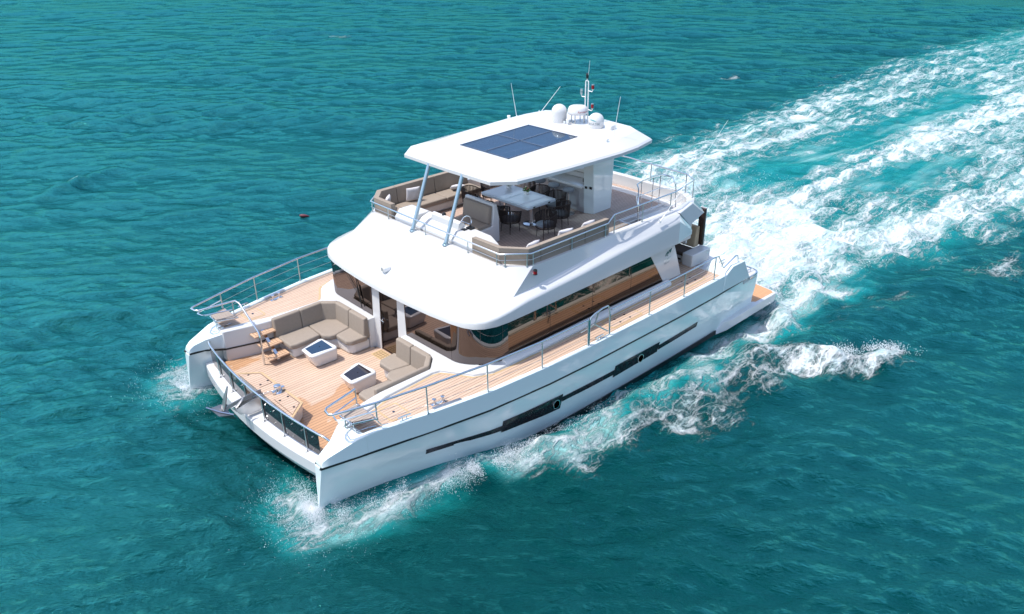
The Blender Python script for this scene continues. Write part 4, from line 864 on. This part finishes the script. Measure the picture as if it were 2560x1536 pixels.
# windlass, chain, anchor
t = thing('windlass', 'polished chrome anchor windlass on the teak locker', 'windlass', (.93, -.15, 1.15))
make('capstan', MB().lathe((0, 0, 0), [(.001, 0), (.11, 0), (.10, .02), (.05, .04), (.04, .08), (.075, .12), (.09, .15), (.085, .185), (.05, .2), (.001, .205)], 28), steel, t, sharp=50)
make('motor_housing', MB().lathe((.13, .0, .05), [(.001, -.03), (.05, -.03), (.06, 0), (.05, .05), (.001, .06)], 20), steel, t)
make('gypsy', MB().lathe((-.10, -.02, .04), [(.001, -.03), (.055, -.03), (.06, 0), (.055, .03), (.001, .035)], 20), steel, t)
t = thing('anchor_chain', 'short steel anchor chain running from windlass to bow roller', 'chain', (.5, .05, 1.2))
for i in range(16):
    p = Vector((.86-.045*i-.5, -.13+.022*i-.05, 1.22-.009*i-1.2)); mbc = MB().tube([(.028*math.cos(a), .014*math.sin(a), 0) for a in [2*math.pi*k/10 for k in range(10)]], .005, 5, closed=True)
    mbc.xf(Matrix.Translation(p) @ Matrix.Rotation(-.45, 4, 'Z') @ Matrix.Rotation(math.pi/2*(i % 2), 4, 'X')); make('link', mbc, satin, t)
t = thing('anchor', 'stainless plough anchor hanging over the bow beam in its roller', 'anchor', (.1, .1, 1.0))
AO = (.1, .1, 1.0); dull = mat('worn_steel', (.30, .30, .31), .38, metal=.9, noise=.25, nscale=14)
sh = MB().loft([[(x, .10+b*.03, z+a*.045) for a, b in ((1, .5), (1, -.5), (-1, -1), (-1, 1))] for x, z in ((.62, 1.21), (.36, 1.21), (-.10, 1.16), (-.22, 1.14), (-.30, 1.06))])
make('shank', sh, dull, t, bevel=.006, loc=AO)
# tall blade standing up from the crown
make('fluke_blade', MB().loft([[(x-.02, .10, z), (x, .10-w_, z-.02), (x+w_*1.2, .10, z), (x, .10+w_, z+.02)] for x, z, w_ in ((-.36, 1.13, .075), (-.27, 1.38, .055), (-.15, 1.66, .022))]), dull, t, bevel=.003, loc=AO)
make('fluke_blade', MB().loft([[(x-.01, -.08, z), (x, -.08-w_, z-.01), (x+w_*1.2, -.08, z), (x, -.08+w_, z+.01)] for x, z, w_ in ((-.12, 1.16, .045), (.02, 1.26, .03), (.10, 1.33, .012))]), dull, t, bevel=.003, loc=AO)
# ploughshare: two wings meeting at a keel, with a flat lip
fk = MB().add([(-.62, .22, 1.22), (-.50, .02, 1.04), (-.22, -.10, 1.0), (-.30, .30, 1.16), (-.20, .08, .80), (-.42, .16, .98), (-.12, -.04, .82)], [(0, 1, 5), (0, 5, 3), (1, 2, 4, 5), (3, 5, 4), (2, 6, 4), (0, 3, 2, 1), (3, 4, 6, 2)])
make('fluke', fk, dull, t, bevel=.004, loc=AO)
make('fluke_lip', MB().loft([[(x, y, z+.012), (x-.02, y-.015, z), (x, y, z-.012), (x+.02, y+.015, z)] for x, y, z in ((-.66, .26, 1.26), (-.44, .08, 1.12), (-.20, -.10, 1.02))]), steel, t, loc=AO)
t = thing('bow_roller', 'stainless bow roller bracket under the anchor shank', 'bow roller', (.35, .1, .8))
make('cheek', MB().loft([[(x-.35, y-.1, z-.8) for x, z in ((.66, 1.14), (.56, .80), (.26, .74), (-.02, .86), (-.12, 1.02), (.3, 1.12))] for y in (.175, .19)]), satin, t, bevel=.003)
make('cheek', MB().loft([[(x-.35, y-.1, z-.8) for x, z in ((.66, 1.14), (.50, .76), (.22, .76), (-.02, .88), (-.10, 1.04), (.3, 1.12))] for y in (.0, .015)]), satin, t, bevel=.003)
make('roller', MB().lathe((-.30, 0, .14), [(.05, -.06), (.03, 0), (.05, .06)], 16, 'y'), black, t)
make('guide', MB().box(.03, .26, -.04, .04, .30, .36), satin, t, bevel=.01)

# aft cockpit seat under the overhang
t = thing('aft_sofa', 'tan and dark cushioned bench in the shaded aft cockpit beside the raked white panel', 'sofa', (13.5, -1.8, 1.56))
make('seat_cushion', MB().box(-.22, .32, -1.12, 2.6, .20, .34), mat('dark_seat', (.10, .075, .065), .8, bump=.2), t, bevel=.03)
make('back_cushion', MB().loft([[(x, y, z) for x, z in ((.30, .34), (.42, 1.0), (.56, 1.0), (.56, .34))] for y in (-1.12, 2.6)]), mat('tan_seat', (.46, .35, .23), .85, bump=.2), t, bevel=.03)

# float drifting on the open water
fo = make('drifting_float', MB().lathe((0, 0, 0), [(.001, -.26), (.06, -.24), (.095, -.13), (.10, 0), (.07, .13), (.03, .24), (.001, .30)], 18, 'x'), floatm)
fo['label'] = 'small dark red float drifting on open water left of the yacht'; fo['category'] = 'float'; fo.scale = (.8, .8, .7); fo.location = (9.54, 13.95, -.01); fo.rotation_euler = (0, .06, -.75)

# ================================================================== THE SEA
FOAM = [
('wake',0.60,2.0,[(24.5,9.1),(31.4,10.9),(40.2,11.8),(50.6,12.7),(72.3,16.1),(89.1,16.8),(130,18),(130,-14),(60,-10),(31.5,-7.6),(26.4,-6.5),(20.8,-5.0),(17.6,-3.8),(15.5,-3.0),(15.5,3),(19.0,6)]),
('core',1.05,1.2,[(15.5,3.0),(23.7,2.8),(27.1,2.2),(25.3,-1.7),(25.0,-4.6),(21.3,-4.9),(17.9,-4.2),(16.0,-4.3)]),
('upper',0.86,1.5,[(18,6),(25.0,9.2),(31.0,10.0),(39.3,10.9),(55,12.5),(55,9.5),(37.9,7.8),(28.8,5.3),(24.9,4.1),(18,3.5)]),
('mid',0.98,2,[(21.2,0.7),(26.5,1.8),(35.6,3.4),(46.1,3.3),(69.9,3.8),(120,5),(120,-3),(54.4,-0.8),(39.9,-0.4),(31.8,-0.3),(26.5,-1.3),(23.2,-1.1)]),
('low',0.95,1.5,[(24.4,-2.2),(30.4,-3.2),(42.0,-4.5),(60,-6),(60,-9),(34.3,-6.8),(26.6,-6.1),(21.7,-5.0)]),
('gap',-0.75,1.5,[(27.5,4.5),(31.4,5.0),(38.2,4.8),(46.3,4.7),(64.0,6.5),(57.5,3.6),(44.1,3.7),(33.7,2.9),(28.3,2.9)]),
('gap2',-0.6,1.2,[(32.0,0.5),(38.2,0.0),(41.3,-1.6),(35.1,-2.3),(31.2,-1.5)]),
('hull',0.95,0.5,[(17.6,-3.8),(13.8,-4.5),(10.4,-4.8),(7.8,-4.9),(6.0,-4.7),(4.3,-4.5),(3.2,-4.2),(2.2,-4.0),(2.8,-4.5),(4.4,-4.95),(6.1,-5.35),(8.2,-5.7),(10.7,-5.7),(13.7,-5.6),(17.3,-5.4),(20.2,-5.7)]),
('lace',0.6,0.6,[(3.4,-4.4),(4.4,-5.5),(5.7,-5.9),(7.3,-6.4),(8.6,-7.6),(9.7,-7.4),(10.5,-6.8),(13.5,-6.4),(13.0,-5.6),(8.8,-5.7),(6.2,-5.2)]),
('link',0.62,0.6,[(9.5,-5.9),(12.5,-5.9),(14,-6.5),(14.6,-7.8),(13,-7.5),(11,-7.0),(9.5,-6.8)]),
('crest',0.85,0.4,[(12.9,-5.9),(13.7,-6.0),(14.3,-6.8),(14.8,-7.9),(15.8,-8.4),(16.4,-8.8),(15.7,-9.1),(14.5,-8.9),(13.2,-8.1),(12.8,-7.1),(12.5,-6.5)]),
('patch',0.35,0.8,[(17.3,-5.4),(21.0,-6.4),(23.1,-6.8),(18.4,-7.1),(16.6,-6.3),(13.4,-6.0)]),
('bowP',0.66,0.4,[(-0.8,-2.5),(0.2,-1.8),(0.2,-2.8),(0.4,-3.7),(1.8,-3.9),(3.2,-4.1),(2.7,-4.6),(1.0,-4.7),(0.2,-4.3),(-0.8,-3.8),(-0.9,-3.1)]),
('bowS',0.6,0.4,[(-0.8,3.9),(-0.1,5.0),(0.6,5.3),(0.6,4.1),(1.5,4.4),(1.4,2.6),(0.6,2.6),(-0.1,2.7),(-0.8,2.9)]),
('far',0.35,0.8,[(24.6,-7.1),(27.6,-8.8),(25.0,-9.5),(24.3,-8.4)]),
('cap1',0.6,0.5,[(3.6,25.7),(4.1,25.9),(4.4,25.3),(4.0,24.9)]),
('cap2',0.5,0.5,[(52.9,21.2),(54.7,21.5),(53.9,20.3),(52.4,20.1)]),
('cap3',0.4,0.5,[(42.4,65.3),(44.6,66.3),(44.5,64.5),(42.5,63.4)]),
]
camx, camy = -6.19, -15.88
def radial(f):
    rs = [0.5, 2, 4, 6, 8]
    while rs[-1] < 160: rs.append(rs[-1]*(1+f))
    while rs[-1] < 7500: rs.append(rs[-1]*1.06)
    return np.array(rs)
rs = radial(0.0045)
az0 = math.degrees(yaw)
ang = np.concatenate([np.arange(az0-46, az0+46, 0.17), np.arange(az0+46, az0+314, 3.0)])
ang = np.radians(ang); nA = len(ang); nR = len(rs)
AX, RX = np.meshgrid(ang, rs)
X = camx+RX*np.cos(AX); Yw = camy+RX*np.sin(AX)
x = X.ravel(); y = Yw.ravel(); rr = RX.ravel()
# wave field: a spectrum of directional swells and chop, faded out where the grid gets too coarse to carry them
Z = np.zeros_like(x); cell = np.maximum(rr*0.0045, 0.03)
wd = R(az0+176); mod = np.zeros_like(x)
for i in range(8): 
    k = 2*math.pi/RNG.uniform(14, 40); a = RNG.uniform(0, 6.28); mod += np.sin(k*(x*math.cos(a)+y*math.sin(a))+RNG.uniform(0, 6.28))
mod = 1+.16*mod
for i in range(90):
    lam = 0.45*(15/0.45)**(RNG.random()**1.35); k = 2*math.pi/lam; a = wd+RNG.normal(0, .55)
    amp = 0.0066*lam**0.72*RNG.uniform(.6, 1.2)
    ph = k*(x*math.cos(a)+y*math.sin(a))+RNG.uniform(0, 6.28)
    fade = np.clip((lam/cell-2.5)/3, 0, 1)
    c = np.cos(ph); Z += amp*fade*(c+.28*np.cos(2*ph))*mod
Z *= 0.95
# foam density from the wake outlines
def sdf(P, px, py):
    P = np.array(P); d = np.full(px.shape, 1e9); inside = np.zeros(px.shape, bool); n = len(P)
    for i in range(n):
        a = P[i]; b = P[(i+1) % n]; e = b-a; wx = px-a[0]; wy = py-a[1]; t = np.clip((wx*e[0]+wy*e[1])/(e@e), 0, 1)
        d = np.minimum(d, np.hypot(wx-e[0]*t, wy-e[1]*t))
        cnd = ((a[1] > py) != (b[1] > py)) & (px < (b[0]-a[0])*(py-a[1])/(b[1]-a[1]+1e-12)+a[0]); inside ^= cnd
    return np.where(inside, d, -d)
wxp = x+.35*np.sin(1.9*y+.7*x)+.2*np.sin(4.1*x+2*y); wyp = y+.3*np.sin(1.3*x+.5)+.18*np.sin(3.7*x-1.2*y)
near = (x > -3) & (x < 135) & (y > -16) & (y < 70)
foam = np.zeros_like(x); aer = np.zeros_like(x); fn = foam[near]; an = aer[near]
for nm, d, s_, P in FOAM:
    q = sdf(P, wxp[near] if s_ > .45 else x[near], wyp[near] if s_ > .45 else y[near]); f = 1/(1+np.exp(-q/(s_*.35)))
    if d > 0: fn = np.maximum(fn, d*f); an = np.maximum(an, d*(1/(1+np.exp(-(q+.3)/(s_*.6)))) if nm not in ('lace', 'link', 'crest', 'cap1', 'cap2', 'cap3', 'patch', 'far') else an*0+.0)
    else: fn = fn+d*f*(fn > 0)
foam[near] = np.clip(fn, 0, 1.2); aer[near] = np.clip(an, 0, 1)
fade_far = np.clip((125-x)/60, 0, 1); foam *= .35+.65*fade_far
# bow wave: water thrown up along both hulls, trough behind, then a breaking ridge spreading aft
for s in (-1, 1):
    yh = np.interp(x, [0, 1, 2, 4, 6, 16], [3.3, 3.62, 3.85, 4.15, 4.33, 4.36]); d = s*y-yh
    xc = np.clip(x, 0, 30)
    up1 = np.exp(-((x-2.0)/1.7)**2)*np.exp(-(np.maximum(d, -1)/.40)**2)*.42
    yr = 3.75+.27*xc**.85+.02*xc; hr = np.interp(x, [-.3, .6, 2, 4, 9, 17, 30], [0, .10, .20, .24, .20, .22, .0])
    ridge = hr*np.exp(-((s*y-yr)/(.30+.03*xc))**2)
    tr = -np.interp(x, [1, 4, 6, 14, 17, 19], [0, .05, .27, .27, .14, 0])*np.exp(-((d-.12)/.42)**2)
    Z += (up1+ridge+tr)*((s*y > yh-1.0))
    aer = np.maximum(aer, 1.0*np.exp(-((x-2.6)/2.3)**2)*np.exp(-((d-.10)/.22)**2))
rip = np.zeros_like(x)
for i in range(14):
    lam = RNG.uniform(.35, 2.2); a = RNG.uniform(0, 6.28); k = 2*math.pi/lam; fd = np.clip((lam/cell-2.5)/3, 0, 1); rip += fd*.02*lam**.7*np.sin(k*(x*math.cos(a)+y*math.sin(a))+RNG.uniform(0, 6.28))
Z += rip*np.clip(foam*1.8, 0, 1.4)
Z += .10*np.clip(foam, 0, 1)*(x > 14)
# a big swell crest left of the yacht and one under the port quarter
Z += .28*np.exp(-(((x-4.0)*.86+(y-25.6)*.5)/2.6)**2-((-(x-4.0)*.5+(y-25.6)*.86)/.55)**2)
Z += .30*np.exp(-(((x-15.2)*.75-(y+8.7)*.66)/2.2)**2-(((x-15.2)*.66+(y+8.7)*.75)/.60)**2)
inside = (np.abs(np.abs(y)-3.4) < .85) & (x > .3) & (x < 15.4); Z = np.where(inside, np.minimum(Z, np.interp(x, [4, 7], [.02, -.3])), Z)
V = np.stack([x, y, Z], 1).astype(np.float32)
i0 = np.arange(nR-1)[:, None]*nA; j = np.arange(nA)[None, :]; jn = (j+1) % nA
F = np.stack([i0+j, i0+jn, i0+nA+jn, i0+nA+j], -1).reshape(-1, 4)[:, ::-1].astype(np.int32)
me = bpy.data.meshes.new('sea'); nV = len(V); nF = len(F)
F = F[:, ::-1]
me.vertices.add(nV); me.vertices.foreach_set('co', V.ravel()); me.loops.add(nF*4); me.loops.foreach_set('vertex_index', np.ascontiguousarray(F).ravel())
me.polygons.add(nF); me.polygons.foreach_set('loop_start', np.arange(nF, dtype=np.int32)*4); me.polygons.foreach_set('loop_total', np.full(nF, 4, np.int32))
me.polygons.foreach_set('use_smooth', np.ones(nF, bool)); me.update(calc_edges=True)
for nm, arr in (('foam', foam), ('aerated', aer)):
    at = me.attributes.new(nm, 'FLOAT', 'POINT'); at.data.foreach_set('value', arr.astype(np.float32))
sea = bpy.data.objects.new('sea', me); S.collection.objects.link(sea); sea['kind'] = 'structure'

wm = bpy.data.materials.new('sea_water'); wm.use_nodes = True; t = wm.node_tree; b = t.nodes['Principled BSDF']; N = t.nodes.new; L = t.links.new
tc = N('ShaderNodeTexCoord')
def noise(scale, detail, vec, rough=.55, dist=0.0, lac=2.0):
    n = N('ShaderNodeTexNoise'); n.inputs['Scale'].default_value = scale; n.inputs['Detail'].default_value = detail; n.inputs['Roughness'].default_value = rough; n.inputs['Distortion'].default_value = dist; L(vec, n.inputs['Vector']); return n
def mapv(sc, rot=0, vec=None):
    m_ = N('ShaderNodeMapping'); m_.inputs['Scale'].default_value = sc; m_.inputs['Rotation'].default_value = (0, 0, rot); L(vec or tc.outputs['Object'], m_.inputs[0]); return m_.outputs[0]
def mt_(op, a, b_=None, c=None, clamp=False):
    n = N('ShaderNodeMath'); n.operation = op; n.use_clamp = clamp
    for i, v in enumerate((a, b_, c)):
        if v is None: continue
        if isinstance(v, (int, float)): n.inputs[i].default_value = v
        else: L(v, n.inputs[i])
    return n.outputs[0]
def mr(v, a, b_, c=0, d=1, sm=True):
    n = N('ShaderNodeMapRange'); n.interpolation_type = 'SMOOTHSTEP' if sm else 'LINEAR'; L(v, n.inputs[0])
    for i, q in enumerate((a, b_, c, d)): 
        if isinstance(q, (int, float)): n.inputs[1+i].default_value = q
        else: L(q, n.inputs[1+i])
    return n.outputs[0]
fa = N('ShaderNodeAttribute'); fa.attribute_name = 'foam'; aa = N('ShaderNodeAttribute'); aa.attribute_name = 'aerated'
# lacy foam: warped cell edges at two sizes plus fine froth
wn = noise(1.4, 4, mapv((.75, 1.3, 1)), .6)
warp = N('ShaderNodeVectorMath'); warp.operation = 'MULTIPLY_ADD'; L(wn.outputs['Color'], warp.inputs[0]); warp.inputs[1].default_value = (.9, .9, 0); L(mapv((.62, 1.25, 1)), warp.inputs[2])
def vor(scale):
    v = N('ShaderNodeTexVoronoi'); v.feature = 'DISTANCE_TO_EDGE'; v.inputs['Scale'].default_value = scale; L(warp.outputs[0], v.inputs['Vector']); return v.outputs['Distance']
l1 = mr(vor(1.6), 0.0, .13, 1, 0); l2 = mr(vor(4.2), 0.0, .16, 1, 0)
fr_ = noise(1.1, 10, mapv((.30, 1.3, 1)), .68, .45); fr2 = noise(9, 6, tc.outputs['Object'], .7)
lace = mt_('MAXIMUM', l1, mt_('MULTIPLY', l2, .75))
pat = mt_('ADD', mt_('MULTIPLY', mt_('SUBTRACT', fr_.outputs[0], .5), 2.3), mt_('ADD', mt_('MULTIPLY', lace, .34), mt_('MULTIPLY', mt_('SUBTRACT', fr2.outputs[0], .5), .7)))
mk = noise(.55, 6, mapv((.24, 1.4, 1)), .6, .4); ff = mt_('ADD', mt_('ADD', fa.outputs['Fac'], mt_('MULTIPLY', mt_('SUBTRACT', mk.outputs[0], .46), 1.1)), pat)
foamfac = mt_('MULTIPLY', mr(ff, .50, 1.24), mr(fa.outputs['Fac'], .03, .15))
deep = noise(.30, 8, mapv((1, .4, 1), 0, mapv((1, 1, 1), -R(az0-10))), .65); 
body = N('ShaderNodeMix'); body.data_type = 'RGBA'; L(deep.outputs[0], body.inputs[0]); body.inputs[6].default_value = (0.0, .019, .0195, 1); body.inputs[7].default_value = (0.0, .043, .044, 1)
aerf = mt_('MULTIPLY', mr(mt_('ADD', aa.outputs['Fac'], mt_('MULTIPLY', mt_('SUBTRACT', fr_.outputs[0], .5), .9)), .1, .8), mr(aa.outputs['Fac'], .03, .35))
milk = mt_('MULTIPLY', mr(mt_('ADD', aa.outputs['Fac'], mt_('MULTIPLY', mt_('SUBTRACT', mk.outputs[0], .5), 2.4)), .45, 1.25), mr(aa.outputs['Fac'], .1, .5))
m1 = N('ShaderNodeMix'); m1.data_type = 'RGBA'; L(aerf, m1.inputs[0]); L(body.outputs[2], m1.inputs[6]); m1.inputs[7].default_value = (.01, .26, .26, 1)
mm_ = N('ShaderNodeMix'); mm_.data_type = 'RGBA'; L(milk, mm_.inputs[0]); L(m1.outputs[2], mm_.inputs[6]); mm_.inputs[7].default_value = (.42, .68, .66, 1)
m2 = N('ShaderNodeMix'); m2.data_type = 'RGBA'; L(foamfac, m2.inputs[0]); L(mm_.outputs[2], m2.inputs[6]); fcn = noise(1.8, 8, mapv((.35, 1.5, 1)), .66, .3); fcc = N('ShaderNodeMix'); fcc.data_type = 'RGBA'; L(mr(fcn.outputs[0], .34, .60), fcc.inputs[0]); fcc.inputs[6].default_value = (.50, .66, .67, 1); fcc.inputs[7].default_value = (.70, .72, .73, 1); L(fcc.outputs[2], m2.inputs[7])
L(m2.outputs[2], b.inputs['Base Color']); b.inputs['Specular IOR Level'].default_value = 0.0; b.inputs['Roughness'].default_value = .8
# small ripples
def rot_scale(sc, rot): return mapv(sc, 0, mapv((1, 1, 1), rot))
b1 = noise(1.25, 10, rot_scale((1, .50, 1), -R(az0-9)), .66, .25); b2 = noise(6.5, 6, rot_scale((1, .6, 1), -R(az0+14)), .62); b3 = noise(.40, 6, rot_scale((1, .46, 1), -R(az0-16)), .62, .3)
hh = mt_('ADD', mt_('MULTIPLY', b1.outputs[0], .225), mt_('ADD', mt_('MULTIPLY', b3.outputs[0], .38), mt_('MULTIPLY', b2.outputs[0], .030)))
hh = mt_('ADD', hh, mt_('MULTIPLY', foamfac, .08)); hh = mt_('ADD', hh, mt_('MULTIPLY', mt_('MULTIPLY', fr2.outputs[0], foamfac), .10))
bm = N('ShaderNodeBump'); bm.inputs['Strength'].default_value = .85; bm.inputs['Distance'].default_value = 1.0; L(hh, bm.inputs['Height']); L(bm.outputs[0], b.inputs['Normal'])
gl_ = N('ShaderNodeBsdfGlossy'); gl_.inputs['Color'].default_value = (.10, .54, .50, 1); L(bm.outputs[0], gl_.inputs['Normal']); L(mr(foamfac, 0, 1, .06, .5), gl_.inputs['Roughness'])
fz = N('ShaderNodeFresnel'); fz.inputs['IOR'].default_value = 1.33; L(bm.outputs[0], fz.inputs['Normal'])
ms_ = N('ShaderNodeMixShader'); L(mt_('MULTIPLY', fz.outputs[0], mr(foamfac, 0, 1, .56, .10)), ms_.inputs[0]); L(b.outputs[0], ms_.inputs[1]); L(gl_.outputs[0], ms_.inputs[2])
L(ms_.outputs[0], t.nodes['Material Output'].inputs['Surface'])
me.materials.append(wm)

# spray thrown up at the bows and along the breaking ridge
def spray(n_, fn_):
    pts = np.array([fn_() for _ in range(n_)]); return pts
P_ = []
def g(a, b_): return RNG.normal(a, b_)
WK = [(RNG.uniform(2, 13), RNG.uniform(0, 6.28), RNG.uniform(0, 6.28)) for _ in range(14)]
def clump(px_, py_): return sum(math.sin(k*(px_*math.cos(a)+py_*math.sin(a))+p) for k, a, p in WK)/3.7
def put(px_, py_, pz, lo, hi):
    if clump(px_, py_) > RNG.normal(-.15, .45): P_.append((px_, py_, pz, RNG.uniform(lo, hi)*(1 if RNG.random() < .985 else 1.9)))
for s, cnt in ((-1, 42000), (1, 20000)):
    cy_ = 3.3+(-.15 if s < 0 else .25)
    for _ in range(cnt):
        u = RNG.random()
        if u < .40:      # fans of fine drops thrown ahead and to both sides of the stem, in thin radial jets
            jet = RNG.integers(0, 34); a = jet*.185+RNG.normal(0, .05); r_ = abs(g(0, .52))+.02; px_ = -.10+r_*math.cos(a)*.8; py_ = s*cy_+r_*math.sin(a)*1.15; pz = .03+.6*r_*max(0, 1.15-r_)*RNG.random()
        elif u < .52:    # mist hanging close to the water
            px_ = g(-.1, .5); py_ = s*cy_+g(0, .75); pz = .03+abs(g(0, .05))
        else:            # torn curtain falling from the bow wave
            px_ = RNG.beta(1.5, 1.7)*(4.6 if s < 0 else 2.0); c_ = .5+.5*math.sin(px_*11+math.sin(px_*5)*2); py_ = s*(3.62+.27*px_**.85+abs(g(0, .18+.16*c_))); pz = abs(g(.05, .12))*(.5+c_)+.03
        put(px_, py_, pz, .0014, .0048)
for _ in range(16000):
    px_ = 3.2+6*RNG.random()**1.3; c_ = .5+.5*math.sin(px_*7+2*math.sin(px_*3)); put(px_, -(3.75+.27*px_**.85+g(0, .10+.18*c_)), .08+abs(g(0, .10)), .002, .0065)
for _ in range(8000):
    k = RNG.random(); put(13+3.4*k, -6.4-2.5*k+g(0, .2), .10+abs(g(0, .12)), .0025, .008)
for _ in range(12000):
    px_ = 15.6+14*RNG.random()**1.5; put(px_, RNG.uniform(-4.5, 4.5)*(1+.03*(px_-15)), .14+abs(g(0, .12)), .003, .010)
P_ = np.array(P_); oct_ = np.array([(1, 0, 0), (-1, 0, 0), (0, 1, 0), (0, -1, 0), (0, 0, 1), (0, 0, -1)], float)
el_ = np.stack([RNG.uniform(.8, 1.6, len(P_)), RNG.uniform(.8, 1.6, len(P_)), RNG.uniform(.8, 3.5, len(P_))], 1)
vv = (P_[:, None, :3]+oct_[None]*P_[:, None, 3:4]*el_[:, None, :]).reshape(-1, 3)
of = np.array([(0, 2, 4), (2, 1, 4), (1, 3, 4), (3, 0, 4), (2, 0, 5), (1, 2, 5), (3, 1, 5), (0, 3, 5)])
ff_ = (of[None]+np.arange(len(P_))[:, None, None]*6).reshape(-1, 3)
ms = bpy.data.meshes.new('sea_spray'); ms.from_pydata(vv.tolist(), [], ff_.tolist()); ms.materials.append(mat('spray', (.9, .92, .93), .35))
sp = bpy.data.objects.new('sea_spray', ms); S.collection.objects.link(sp); sp['kind'] = 'stuff'; sp['label'] = 'white spray droplets thrown up by the bows and wake'
